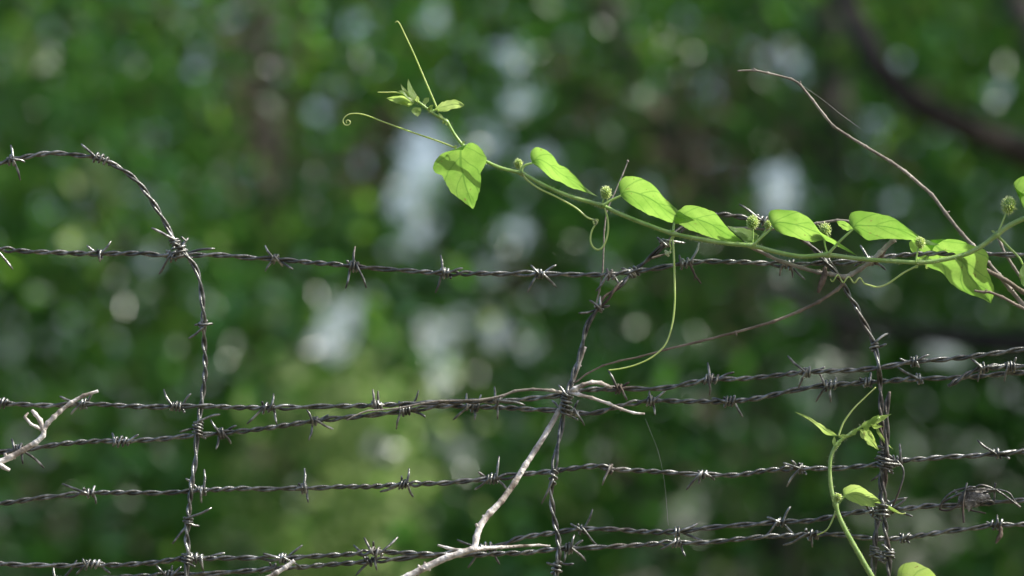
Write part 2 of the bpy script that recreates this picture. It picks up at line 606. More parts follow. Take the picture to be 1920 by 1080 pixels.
# sunlit glow painted as sprays of pale leaves, low left of the middle
GLOW_SPRAYS = [(660, 800, 7.0, 0.085), (630, 850, 7.1, 0.07), (690, 845, 7.0, 0.08), (572, 940, 7.0, 0.065), (580, 1020, 7.2, 0.075), (830, 690, 7.2, 0.06), (655, 750, 7.3, 0.06)]
p3 = np.vstack([PM(x, y, yy) + RNG.normal(size=(260, 3)) * sg * 1.6 for x, y, yy, sg in GLOW_SPRAYS])
m3 = RNG.choice([5, 5, 2, 1], size=len(p3))
pts = np.vstack([p1, p2, p3, p0])
mi = np.concatenate([m1, m2, m3, m0])
far = np.concatenate([np.zeros(len(p1) + len(p2) + len(p3)), np.ones(len(p0))])
# recoloured places: yellow-green painting the sunlit glow low in the middle, dry brown leaves here and there
def px_of(c):
    v = c - CAM
    z = v @ FWD
    return 960 + (v @ RGT) / z * FOCUS / S, 540 - (v @ UPV) / z * FOCUS / S
X, Y = px_of(pts)
def patch(x, y, rx, ry, m, pr):
    w = np.exp(-(((X - x) / rx) ** 2 + ((Y - y) / ry) ** 2))
    sel = RNG.random(len(X)) < w * pr
    mi[sel] = m
patch(665, 820, 80, 70, 5, .7)
patch(585, 960, 60, 110, 5, .6)
patch(830, 690, 70, 70, 5, .4)
patch(170, 380, 60, 70, 5, .35)
patch(30, 115, 60, 60, 5, .4)
patch(490, 180, 70, 140, 4, .8)
patch(700, 290, 50, 80, 4, .8)
patch(1290, 290, 110, 110, 4, .7)
patch(1100, 210, 60, 60, 4, .5)
patch(560, 860, 60, 60, 4, .4)
patch(980, 560, 60, 80, 4, .5)
size = RNG.uniform(0.038, 0.072, len(pts)) * (1 + 1.7 * far)
hol = np.array([noise.noise((q[0] * 1.1 + 7, q[1] * 0.9, q[2] * 0.8 + 3)) for q in pts[:len(p1) + len(p2)]])
thin = np.zeros(len(pts), bool)
thin[:len(p1) + len(p2)] = (hol < -0.12) & (RNG.random(len(hol)) < 0.55)
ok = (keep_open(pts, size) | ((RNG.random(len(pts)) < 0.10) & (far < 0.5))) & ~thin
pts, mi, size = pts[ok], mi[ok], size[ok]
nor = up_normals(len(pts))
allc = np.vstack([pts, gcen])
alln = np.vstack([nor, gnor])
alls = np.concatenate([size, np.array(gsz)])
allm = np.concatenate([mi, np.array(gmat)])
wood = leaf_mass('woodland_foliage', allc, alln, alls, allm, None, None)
tag(wood, 'soft out-of-focus mass of green woodland leaves behind the fence', 'foliage', kind='stuff')


def limb_tree(name, label, parts, shade_crown=None):
    base = PM(*parts[0][1][0][:2], parts[0][1][0][2])
    root = empty(name, (base[0], base[1], 0.0))
    tag(root, label, 'tree')
    for pname, pl, r0, r1, mat in parts:
        c = catmull([tuple(PM(x, y, yy)) for x, y, yy in pl], 0.05)
        mb = MB()
        rr = np.linspace(r0, r1, len(c)) * (1 + 0.12 * np.array([noise.noise(tuple(q * 4)) for q in c]))
        mb.tube(c, rr, 12)
        mb.build(pname, mat, root)
    if shade_crown is not None:
        o = leaf_mass('shade_crown', *shade_crown, None, None)
        o.data.transform(__import__('mathutils').Matrix.Translation(-root.location))
        o.parent = root
    return root


# dark crooked tree at the right: its canopy is unseen, added overhead to shade the wood
cp, cc_ = clumped(5200, (-3.6, 7.4, 5.1), (8.0, 13.0, 7.4), 34, 0.26)
cq, cc2 = clumped(22000, (2.2, 2.4, 4.2), (7.2, 11.5, 6.6), 34, 0.26)
cp, cc_ = np.vstack([cp, cq]), np.concatenate([cc_, cc2 + cc_.max() + 1])
cs = RNG.uniform(0.06, 0.12, len(cp))
okc = keep_open(cp, cs)
cp, cc_, cs = cp[okc], cc_[okc], cs[okc]
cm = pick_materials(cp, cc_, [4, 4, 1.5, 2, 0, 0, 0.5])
limb_tree('crooked_tree', 'dark blurred tree with a crooked limb curving up across the top right', [
    ('trunk', [(2330, 1500, 5.6), (2290, 1000, 5.6), (2240, 600, 5.6), (2190, 380, 5.7), (2230, 0, 5.9), (2260, -700, 6.2), (2250, -1500, 6.8)], 0.16, 0.08, M_TRUNK),
    ('limb', [(2190, 400, 5.7), (2060, 345, 5.5), (1920, 285, 5.3), (1800, 235, 5.2), (1710, 190, 5.2), (1650, 130, 5.2), (1615, 60, 5.3), (1585, 0, 5.4), (1560, -70, 5.5), (1545, -190, 5.7)], 0.043, 0.023, M_TRUNK),
    ('limb', [(2235, 640, 5.6), (2080, 655, 5.8), (1920, 645, 6.0), (1780, 632, 6.2), (1640, 612, 6.4), (1520, 580, 6.6), (1430, 530, 6.8)], 0.042, 0.015, M_TRUNK),
    ('limb', [(2190, 420, 5.7), (2050, 250, 6.2), (1960, 120, 6.6), (1900, -30, 7.0), (1860, -200, 7.4)], 0.05, 0.03, M_TRUNK),
], (cp, up_normals(len(cp)), cs, cm))

limb_tree('slender_tree', 'blurred slim grey trunk rising behind the top of the long bare twig', [
    ('trunk', [(1570, 1500, 9.9), (1575, 1000, 9.9), (1580, 600, 9.9), (1572, 350, 9.9), (1558, 120, 9.9), (1550, -60, 9.9), (1530, -300, 10.0)], 0.06, 0.045, M_SAPLING),
    ('limb', [(1574, 400, 9.9), (1500, 250, 10.0), (1450, 60, 10.2), (1420, -120, 10.4)], 0.025, 0.015, M_SAPLING),
])
limb_tree('leaning_tree', 'blurred brown trunk leaning behind the middle of the green vine', [
    ('trunk', [(1520, 1500, 10.4), (1440, 800, 10.4), (1370, 480, 10.4), (1290, 300, 10.4), (1200, 150, 10.4), (1120, -20, 10.4), (1020, -300, 10.5)], 0.055, 0.04, M_SAPLING),
])
limb_tree('thin_tree', 'blurred upright brownish trunk behind the upper left of the fence', [
    ('trunk', [(530, 1500, 10.6), (520, 800, 10.6), (505, 400, 10.6), (495, 180, 10.6), (470, -60, 10.6), (450, -300, 10.7)], 0.05, 0.035, M_SAPLING),
])

# ------------------------------------------------------------------ barbed wire
STRAND_R = 2.75 * S
PAIR = 2.75 * S
BARB_R = 2.35 * S


def barbed_wire(name, label, pts, depth, barbs, pitch=68.0, mat=None, bmat=None, group=None, cat='wire'):
    mat = mat or M_WIRE
    bmat = bmat or M_BARB
    # the fence runs on past both edges of the view
    pts, barbs = list(pts), list(barbs)
    if pts[0][0] == -240 and pts[1][0] > -200 and abs(pts[0][1] - pts[1][1]) < 40:
        y0 = pts[0][1]
        sl = (pts[0][1] - pts[2][1]) / 240.0
        ext = [(-1800, y0 + sl * 500 + random.uniform(-20, 20)), (-1300, y0 + sl * 400 + random.uniform(-14, 14)), (-760, y0 + sl * 260 + random.uniform(-8, 8))]
        pts = ext + pts
        for k in range(9):
            bx = -190 - k * 178 + random.uniform(-12, 12)
            by = float(np.interp(bx, [p[0] for p in pts[:6]], [p[1] for p in pts[:6]]))
            barbs.append((bx, by, [(bx + random.uniform(-40, 40), by + sg * random.uniform(22, 38)) for sg in (-1, 1, -1)]))
    if pts[-1][0] == 2160:
        y0 = pts[-1][1]
        sl = (pts[-1][1] - pts[-3][1]) / (2160.0 - pts[-3][0])
        pts = pts + [(2700, y0 + sl * 300 + random.uniform(-8, 8)), (3250, y0 + sl * 420 + random.uniform(-14, 14)), (3750, y0 + sl * 500 + random.uniform(-20, 20))]
        for k in range(9):
            bx = 2040 + k * 178 + random.uniform(-12, 12)
            by = float(np.interp(bx, [p[0] for p in pts[-6:]], [p[1] for p in pts[-6:]]))
            barbs.append((bx, by, [(bx + random.uniform(-40, 40), by + sg * random.uniform(22, 38)) for sg in (-1, 1, -1)]))
    c = catmull(d3(pts, depth), 4.0)
    # small kinks of old wire
    ph = random.uniform(0, 50)
    for i in range(len(c)):
        c[i, 1] += 1.1 * noise.noise((c[i, 0] * 0.02 + ph, c[i, 1] * 0.02, 0)) + 0.5 * noise.noise((c[i, 0] * 0.07 + ph, c[i, 1] * 0.07, 5))
    w = to_world(c)
    mid = w[len(w) // 2]
    root = empty(name, tuple(mid))
    tag(root, label, cat, group)
    t = np.gradient(w, axis=0)
    ln = np.concatenate([[0], np.cumsum(np.linalg.norm(np.diff(w, axis=0), axis=1))])
    t /= np.linalg.norm(t, axis=1)[:, None]
    yax = np.array([0, 1.0, 0])
    nn = np.cross(t, yax)
    nn /= np.linalg.norm(nn, axis=1)[:, None]
    bb = np.cross(nn, t)
    jit = np.array([noise.noise((q / S * 0.006 + ph, 3.3, ph)) for q in ln])
    phi = 2 * math.pi * ln / (pitch * random.uniform(0.92, 1.1) * S) + 4.5 * jit + ph
    # the pair opens a little beside some barbs
    sep = np.ones(len(ln))
    bpos = []
    for (bx, by, tips) in barbs:
        i = int(np.argmin((c[:, 0] - bx) ** 2 + (c[:, 1] - by) ** 2))
        bpos.append(i)
        if random.random() < 0.6:
            off = random.choice((-1, 1)) * 24 * S
            sep += random.uniform(0.25, 0.75) * np.exp(-((ln - ln[i] - off) / (15 * S)) ** 2)
    sep += 0.12 * np.array([noise.noise((q / S * 0.02, ph, 9)) for q in ln])
    for s in (0, math.pi):
        off = np.cos(phi + s)[:, None] * nn + np.sin(phi + s)[:, None] * bb
        mb = MB()
        mb.tube(w + off * (PAIR * sep)[:, None], STRAND_R * (1 + 0.05 * jit), 8)
        mb.build('strand', mat, root)
    for (bx, by, tips), i in zip(barbs, bpos):
        barb(root, w[i], t[i], nn[i], bb[i], c[i], tips, bmat)
    return root


def barb(root, c, t, nvec, bvec, cp, tips, bmat):
    mb = MB()
    loose = random.random() < 0.35
    turns = random.choice((1.6, 2.0, 2.4, 2.8, 3.1))
    Rc = random.uniform(7.4, 9.4) * S
    pit = random.uniform(7.5, 11.0) * S if loose else random.uniform(5.0, 6.6) * S
    a0 = random.uniform(0, 6.28)
    N = int(turns * 14)
    q = np.linspace(0, 1, N + 1)
    ang = a0 + q * turns * 2 * math.pi
    lean = random.uniform(-0.25, 0.25)
    ax = (q - 0.5) * turns * pit
    rr = Rc * (1 + 0.12 * np.sin(q * 9 + a0)) * (1 + (0.35 if loose else 0.1) * (q - 0.5) * random.choice((-1, 1)))
    coil = c + t * (ax + lean * rr * np.cos(ang))[:, None] + (rr * np.cos(ang))[:, None] * nvec + (rr * 0.92 * np.sin(ang))[:, None] * bvec
    mb.tube(coil, BARB_R, 7)
    L = turns * pit
    # short hidden start ends get points towards or away from the viewer when the photo shows few
    k = 0
    for (tx, ty) in tips:
        tipw = P(tx, ty, cp[2] + random.uniform(-9, 9))
        v = tipw - c
        along = float(np.dot(v, t))
        s0 = np.clip(along, -L * 0.5, L * 0.5) * random.uniform(0.5, 1.0)
        side = -1 if k % 2 == 0 else 1
        k += 1
        d = tipw - (c + t * s0)
        length = np.linalg.norm(d)
        if length < 3 * S:
            continue
        d /= length
        p0 = c + t * s0 + bvec * side * Rc * 0.85 - d * Rc * 0.75
        p1 = c + t * s0 + bvec * side * Rc * 0.95 + d * Rc * 0.55
        bow = np.cross(d, bvec) * random.uniform(-0.06, 0.06) * length
        pm = p1 * 0.45 + tipw * 0.55 + bow
        pl = catmull(np.array([p0, p1, pm, tipw]), length / 7.0)
        rad = np.full(len(pl), BARB_R)
        rad[-1] *= 0.55
        mb.tube(pl, rad, 7)
    mb.build('barb', bmat, root)


barbed_wire('barbed_wire', 'topmost barbed wire strung level across the frame, just under the leafy vine', [
    (-240, 462), (-110, 464), (0, 467), (83, 473), (183, 476), (267, 475), (317, 480), (400, 478), (467, 483), (520, 486), (583, 492), (633, 496), (665, 500), (740, 506), (840, 512),
    (930, 513), (1020, 513), (1087, 515), (1145, 515), (1170, 511), (1203, 507), (1237, 502), (1287, 493), (1337, 490), (1418, 493), (1490, 496), (1548, 493), (1598, 490), (1632, 488), (1690, 478),
    (1770, 475), (1853, 477), (1914, 477), (2010, 474), (2160, 476)], 4, [
    (-10, 474, [(24, 505), (-22, 448)]), (187, 476, [(208, 452), (163, 460), (187, 491)]), (325, 479, [(298, 514), (403, 466), (353, 446), (312, 469)]),
    (515, 486, [(497, 460), (497, 509), (530, 500), (549, 505)]), (663, 500, [(666, 462), (648, 541), (687, 540), (650, 488)]), (838, 511, [(826, 478), (816, 549), (868, 503)]),
    (1012, 514, [(995, 497), (1043, 497), (1043, 538), (989, 548)]), (1145, 514, [(1117, 546), (1162, 535), (1137, 504)]), (1287, 494, [(1274, 478), (1277, 489), (1311, 455)]),
    (1476, 495, [(1486, 521), (1509, 524), (1462, 517)]), (1552, 492, [(1570, 513), (1540, 470)]), (1633, 487, [(1613, 460), (1661, 506), (1602, 500)])])

barbed_wire('barbed_wire', 'barbed wire crossing the left upright at mid height, upper of the climbing pair', [
    (-240, 748), (-100, 752), (0, 756), (83, 760), (160, 758), (217, 760), (287, 763), (333, 762), (383, 762), (450, 764), (507, 764), (583, 763), (640, 761), (707, 760), (770, 757), (850, 753),
    (933, 752), (973, 750), (1040, 742), (1090, 732), (1160, 728), (1223, 730), (1277, 722), (1330, 712), (1397, 710), (1463, 703), (1510, 698), (1580, 695), (1647, 690), (1713, 678), (1780, 673),
    (1847, 665), (1917, 655), (2020, 642), (2160, 630)], -6, [
    (3, 757, [(16, 751)]), (157, 757, [(112, 743), (174, 737), (133, 777)]), (333, 762, [(307, 730), (358, 738), (319, 769), (346, 774)]), (503, 763, [(513, 738), (519, 796), (463, 795)]),
    (708, 760, [(699, 730), (709, 733), (724, 760)]), (935, 751, [(927, 725), (933, 786), (985, 760)]), (1160, 728, [(1140, 693), (1180, 717), (1176, 750), (1128, 732)]),
    (1333, 713, [(1327, 680), (1377, 698), (1330, 742)]), (1512, 698, [(1477, 667), (1547, 688), (1497, 727)]), (1715, 679, [(1742, 665), (1687, 672), (1724, 689)])])

barbed_wire('barbed_wire', 'barbed wire rising from behind the pale branch at far left, lower of its pair', [
    (-240, 880), (-100, 862), (0, 848), (77, 838), (133, 830), (183, 827), (233, 827), (300, 823), (353, 818), (410, 812), (467, 807), (533, 798), (587, 790), (640, 784), (690, 779), (740, 773),
    (760, 770), (823, 762), (887, 762), (947, 765), (1040, 770), (1107, 775), (1147, 766), (1180, 757), (1220, 752), (1280, 752), (1363, 753), (1430, 745), (1497, 730), (1553, 722), (1613, 718), (1663, 715),
    (1723, 710), (1797, 708), (1863, 703), (1905, 699), (2010, 694), (2160, 690)], 14, [
    (35, 843, [(22, 823), (43, 870), (83, 878)]), (230, 826, [(210, 812), (207, 831), (260, 815)]), (413, 812, [(395, 787), (405, 842), (433, 832), (443, 798)]),
    (590, 789, [(575, 768), (579, 825), (625, 805), (617, 778)]), (760, 770, [(748, 752), (785, 732), (743, 805), (798, 782)]), (887, 763, [(875, 738), (902, 740), (850, 787), (890, 787)]),
    (1068, 771, [(1035, 751), (1084, 751), (1096, 798)]), (1220, 752, [(1218, 732), (1228, 778), (1250, 730)]), (1368, 752, [(1335, 747), (1393, 782), (1378, 742)]),
    (1555, 721, [(1533, 695), (1568, 707), (1530, 753), (1558, 754)]), (1626, 717, [(1633, 698), (1612, 708)]), (1723, 710, [(1683, 688), (1731, 719)])])

barbed_wire('barbed_wire', 'short run of barbed wire joining the climbing pair at the far right edge', [
    (1778, 724), (1800, 710), (1827, 695), (1850, 689), (1917, 686), (2010, 680), (2160, 668)], -8, [
    (1845, 690, [(1820, 673), (1833, 716), (1885, 683)]), (1895, 687, [(1883, 716), (1905, 670)])], pitch=60)

barbed_wire('barbed_wire', 'single barbed wire running between the climbing pair and the bottom pair', [
    (-240, 972), (-110, 958), (0, 944), (67, 935), (133, 928), (167, 924), (233, 924), (300, 924), (353, 921), (433, 917), (517, 916), (573, 915), (640, 913), (707, 912), (757, 908), (840, 905), (923, 897),
    (990, 888), (1037, 883), (1085, 877), (1123, 874), (1150, 880), (1207, 883), (1280, 888), (1317, 889), (1380, 891), (1430, 883), (1497, 878), (1563, 878), (1630, 873), (1663, 867), (1730, 860), (1813, 855),
    (1873, 850), (1917, 847), (2030, 838), (2160, 832)], -4, [
    (165, 923, [(117, 907), (180, 945), (178, 911)]), (378, 920, [(383, 880), (348, 897), (378, 943)]), (570, 915, [(571, 878), (578, 942), (553, 917)]), (757, 908, [(767, 878), (753, 892), (775, 932), (712, 922)]),
    (923, 897, [(936, 855), (897, 885), (890, 918), (950, 918)]), (1147, 879, [(1129, 910), (1122, 872)]), (1317, 889, [(1287, 918), (1310, 907), (1340, 900)]), (1500, 878, [(1468, 868), (1484, 863), (1475, 913), (1512, 890)]),
    (1678, 865, [(1687, 832), (1633, 902), (1668, 886)]), (1870, 850, [(1833, 825), (1893, 860), (1907, 844)])])

barbed_wire('barbed_wire', 'barbed wire of the bottom pair that stays low all the way to the right edge', [
    (-240, 1046), (-100, 1052), (0, 1057), (67, 1060), (133, 1060), (177, 1058), (217, 1060), (283, 1055), (343, 1048), (383, 1047), (467, 1046), (530, 1047), (583, 1043), (640, 1040), (707, 1035), (757, 1036), (827, 1040),
    (890, 1040), (940, 1038), (990, 1036), (1040, 1030), (1073, 1028), (1140, 1025), (1190, 1022), (1257, 1018), (1330, 1017), (1413, 1008), (1463, 1005), (1513, 1002), (1563, 1002), (1613, 1007), (1663, 1010), (1697, 1008),
    (1763, 998), (1830, 990), (1863, 984), (1917, 983), (2030, 976), (2160, 970)], -6, [
    (175, 1058, [(155, 1047), (207, 1075), (143, 1077)]), (368, 1047, [(382, 1072), (422, 1037), (345, 1038)]), (530, 1046, [(493, 1038), (567, 1022), (567, 1067)]), (708, 1036, [(683, 1008), (700, 1015), (746, 1007)]),
    (1070, 1029, [(1077, 1003), (1093, 1013), (1098, 1052), (1058, 1053)]), (1270, 1017, [(1238, 1030), (1285, 1043)]), (1520, 1002, [(1468, 1022), (1523, 1026), (1533, 1012)]),
    (1693, 1008, [(1706, 999), (1705, 1018)]), (1870, 983, [(1870, 965), (1850, 978)])])

barbed_wire('barbed_wire', 'barbed wire that enters below the bottom left corner and climbs over its partner', [
    (-240, 1112), (-60, 1100), (100, 1090), (200, 1084), (293, 1079), (400, 1075), (467, 1070), (533, 1065), (583, 1062), (640, 1057), (700, 1052), (767, 1046), (827, 1038), (890, 1030), (940, 1022), (973, 1009), (1033, 1000),
    (1090, 992), (1157, 993), (1207, 997), (1263, 997), (1347, 988), (1413, 983), (1463, 978), (1513, 977), (1563, 968), (1613, 960), (1653, 957), (1713, 952), (1747, 948), (1797, 948), (1863, 942), (1917, 938), (2030, 926), (2160, 915)], 10, [
    (110, 1090, [(101, 1055), (144, 1050)]), (315, 1078, [(293, 1060), (323, 1060), (340, 1062)]), (513, 1067, [(487, 1075), (505, 1055)]), (694, 1053, [(663, 1022), (667, 1079), (707, 1070)]),
    (915, 1027, [(857, 1012), (937, 1058), (877, 1065)]), (1090, 992, [(1070, 982), (1111, 955), (1127, 1030)]), (1270, 996, [(1308, 982), (1325, 1017)]), (1463, 978, [(1438, 970), (1482, 950), (1433, 1008), (1495, 1010)]),
    (1637, 958, [(1622, 962)]), (1668, 955, [(1701, 932), (1711, 968)])])

barbed_wire('barbed_wire', 'barbed wire arching in from the left edge and dropping as the left upright', [
    (-330, 1900), (-322, 1300), (-318, 900), (-310, 650), (-290, 510), (-240, 415), (-120, 345), (-50, 319), (0, 307), (20, 300), (50, 294), (90, 287), (133, 290), (187, 297), (227, 317), (260, 343), (287, 380), (307, 413), (320, 437), (333, 460), (353, 483), (370, 510), (378, 550),
    (382, 603), (383, 643, 6), (385, 693, 6), (380, 740, 8), (375, 773, 6), (373, 793, -2), (368, 833, -2), (367, 860, -8), (360, 903, -16), (355, 950, -16), (353, 980, -16), (350, 1007, -16), (353, 1033, -18), (350, 1067, -18), (350, 1110, -16), (352, 1200, -16), (345, 1500, -14), (350, 1900, -12)], -10, [
    (20, 299, [(20, 272), (38, 338), (47, 304)]), (190, 298, [(152, 270), (221, 313)]), (330, 453, [(284, 427), (287, 429), (353, 470)]), (382, 608, [(353, 635), (365, 610), (399, 607)]),
    (373, 797, [(413, 777), (337, 810)]), (355, 975, [(397, 952), (323, 1020), (374, 986)])], pitch=84, mat=M_WIRE)

barbed_wire('barbed_wire', 'rust brown barbed wire rising at mid frame, arching behind the vine leaves, dropping at right', [
    (1030, 1900, -12), (1036, 1500, -12), (1042, 1200, -12), (1040, 1130, -12), (1043, 1073, -12), (1048, 1033, -14), (1045, 1000, -10), (1038, 967, -8), (1033, 923, -10), (1037, 893, -14), (1043, 850, -8), (1052, 805, 2), (1056, 780, 4), (1060, 757, -10), (1066, 735, -14),
    (1075, 702, -8), (1087, 667, 0), (1100, 614, 0), (1113, 590, -2), (1123, 577, -4), (1137, 558, -2), (1162, 535, 0), (1187, 510, 14), (1203, 497, 16), (1228, 475, 6), (1252, 452, 4), (1285, 425, 8), (1325, 407, 10), (1360, 403, 10), (1404, 409, 10),
    (1440, 416, 8), (1480, 432, 4), (1512, 454, 0), (1535, 476, -4), (1550, 494, -10), (1567, 513, -10), (1582, 535, -6), (1593, 557, -4), (1607, 578, -4), (1617, 600, -4), (1630, 623, -4), (1640, 650, -4), (1645, 670, -10), (1648, 693, -18), (1650, 720, 0), (1652, 760, -4),
    (1653, 810, -8), (1655, 843, -14), (1652, 893, -16), (1651, 940, -12), (1647, 967, -8), (1642, 1000, -18), (1640, 1033, -18), (1638, 1077, -16), (1638, 1200, -14), (1644, 1500, -14), (1640, 1900, -12)], 0, [
    (1046, 1066, [(1025, 1055), (1076, 1057)]), (1037, 893, [(1015, 945), (1050, 880)]), (1063, 748, [(1047, 722), (1083, 722)]), (1122, 577, [(1105, 563), (1085, 587), (1126, 555), (1143, 573)]),
    (1186, 508, [(1165, 503), (1200, 516)]), (1250, 455, [(1232, 445), (1236, 452), (1284, 456)]), (1432, 414, [(1386, 383), (1420, 402)]), (1641, 648, [(1665, 625), (1662, 645)]), (1655, 847, [(1640, 860), (1668, 838)]),
    (1640, 1031, [(1630, 1042), (1655, 1045)])], pitch=88, mat=M_WIRE_RUST)

barbed_wire('barbed_wire', 'short cut-off barbed wire standing close against the right upright', [
    (1668, 734), (1663, 760), (1663, 793), (1663, 843), (1660, 893), (1657, 917), (1657, 957), (1660, 987), (1663, 1017), (1667, 1043), (1667, 1077), (1666, 1200), (1670, 1500), (1672, 1900)], -26, [
    (1662, 868, [(1690, 872), (1668, 886), (1644, 855)]), (1658, 955, [(1640, 945), (1700, 934)]), (1666, 1040, [(1653, 1021), (1678, 1046)])], pitch=80, mat=M_WIRE_RUST)

# loose tie wire beside the right upright
mb = MB()
mb.tube(to_world(catmull([(1680, 862, -22), (1692, 876, -24), (1694, 893, -24), (1686, 920, -22), (1677, 942, -20), (1668, 958, -14)], 3)), 1.8 * S, 7)
tw = mb.build('tie_wire', M_WIRE_RUST)
tag(tw, 'thin loose wire bowing out beside the right upright', 'wire')

def tie(label, cx, cy, wx, h, turns, d, slant=0.0):
    mb = MB()
    n = int(turns * 18)
    pl = []
    for k in range(n + 1):
        a = k / n * turns * 2 * math.pi
        q = k / n - 0.5
        w = 1 + 0.18 * noise.noise((k * 0.13, cy * 0.01, 2))
        pl.append((cx + math.cos(a) * wx * w, cy + q * h + math.cos(a) * slant, d + math.sin(a) * 14))
    pl = [(pl[0][0] - 9, pl[0][1] - 8, pl[0][2] - 4)] + pl + [(pl[-1][0] + 12, pl[-1][1] + 6, pl[-1][2] - 5)]
    mb.tube(to_world(catmull(pl, 2.0)), 2.0 * S, 7)
    tag(mb.build('tie_wire', M_BARB), label, 'wire')


tie('coil of tie wire binding the right uprights to the single wire', 1659, 868, 14, 26, 4.2, -17, 3)
tie('coil of tie wire binding the right uprights to the upper bottom wire', 1654, 957, 14, 22, 3.6, -14, -3)
tie('small tie wire coil on the right uprights near the bottom edge', 1654, 1042, 18, 18, 2.3, -16, 4)
tie('tie wire coil where the mid upright crosses the climbing pair', 1062, 762, 10, 34, 4.0, -6, 2)
tie('tie wire coil fastening the left upright to the lower climbing wire', 371, 806, 9, 20, 3.2, 2, 2)
tie('tie wire coil fastening the left upright to the bottom wire', 351, 1047, 10, 18, 2.8, -10, 2)
tie('tie wire coil where the left arch crosses the topmost wire', 336, 470, 13, 26, 3.0, -3, -5)

# wire tangle holding grey debris
def Z6(pl, d=0):
    return [(1700 + p[0] / 8.71, 860 + p[1] / 8.71, p[2] if len(p) > 2 else d) for p in pl]
tg = empty('wire_tangle', tuple(P(1825, 940, -4)))
tag(tg, 'knotted tangle of bent wire ends wrapped on the wire at lower right', 'wire')
for pl, r in [
    ([(540, 830, 0), (575, 720, -8), (660, 610, -12), (780, 530, -14), (960, 480, -14), (1100, 465, -12), (1180, 520, -4)], 2.0),
    ([(590, 720, 6), (700, 650, 2), (860, 580, -6), (1000, 520, -14), (1200, 505, -16), (1480, 512, -14)], 2.1),
    ([(1060, 520, 2), (1130, 465, -10), (1210, 432, -14), (1310, 450, -12), (1430, 500, -8), (1560, 575, -6), (1700, 675, -6), (1860, 795, -8)], 2.1),
    ([(1180, 505, 4), (1350, 495, 2), (1560, 520, -4), (1680, 570, -6), (1740, 660, -6), (1790, 730, -6), (1850, 800, -5)], 2.0),
    ([(545, 825, 2), (620, 845, -4), (720, 830, -10), (850, 745, -14), (905, 660, -16), (920, 560, -14)], 2.2),
    ([(985, 395, -16), (955, 520, -18), (920, 700, -18), (918, 840, -16), (932, 1045, -12)], 2.1),
    ([(1450, 395, 4), (1432, 520, 4), (1430, 660, 6), (1350, 720, 6)], 1.9),
    ([(960, 800, 4), (1080, 850, -2), (1180, 870, -6), (1290, 892, -6)], 1.7),
    ([(1230, 560, -4), (1330, 545, -10), (1485, 505, -14)], 2.3),
    ([(1200, 740, -8), (1280, 690, -12), (1380, 690, -12), (1420, 730, -4), (1330, 760, 6)], 2.2),
    ([(800, 540, 8), (850, 600, -2), (990, 690, -4), (1150, 720, 0), (1400, 700, 8)], 1.8),
]:
    mb = MB()
    mb.tube(to_world(catmull(Z6(pl), 2.5)), r * S, 7)
    mb.build('wire_end', M_WIRE_RUST, tg)

# debris caught in the tangle: lumpy wad with fibres
mb = MB()
cx, cy = 1822, 934
rings, segs = 12, 18
vv, ff = [], []
for i in range(rings + 1):
    th = math.pi * i / rings
    for j in range(segs):
        ph = 2 * math.pi * j / segs
        sx, sy, sz = math.sin(th) * math.cos(ph), math.cos(th), math.sin(th) * math.sin(ph)
        q = 1 + 0.55 * noise.noise((sx * 2.2, sy * 2.2, sz * 2.2)) + 0.25 * noise.noise((sx * 6, sy * 6, sz * 6))
        wdt = 24 if sy < 0.2 else 24 - 18 * (sy - 0.2)
        dx = sx * wdt * q + (8 if sx > 0.4 and sy < 0.2 else 0)
        vv.append(P(cx + dx - sy * 4, cy + sy * 19 * q, -4 + sz * 9 * q))
for i in range(rings):
    for j in range(segs):
        ff.append((i * segs + j, i * segs + (j + 1) % segs, (i + 1) * segs + (j + 1) % segs, (i + 1) * segs + j))
mb.add(vv, ff)
for k in range(70):
    a = random.uniform(0, 6.28)
    x0, y0 = cx + math.cos(a) * random.uniform(4, 18), cy + math.sin(a) * random.uniform(3, 12)
    x1, y1 = x0 + random.gauss(0, 12), y0 + random.gauss(0, 8)
    mb.tube(to_world(catmull([(x0, y0, -10), ((x0 + x1) / 2 + random.gauss(0, 3), (y0 + y1) / 2 + random.gauss(0, 3), -16), (x1, y1, random.uniform(-14, 2))], 4)), 0.45 * S, 4)
dbr = mb.build('debris_wad', M_FLUFF)
tag(dbr, 'small grey fluffy wad caught inside the wire tangle at lower right', 'debris')

# ------------------------------------------------------------------ dead branches and twigs


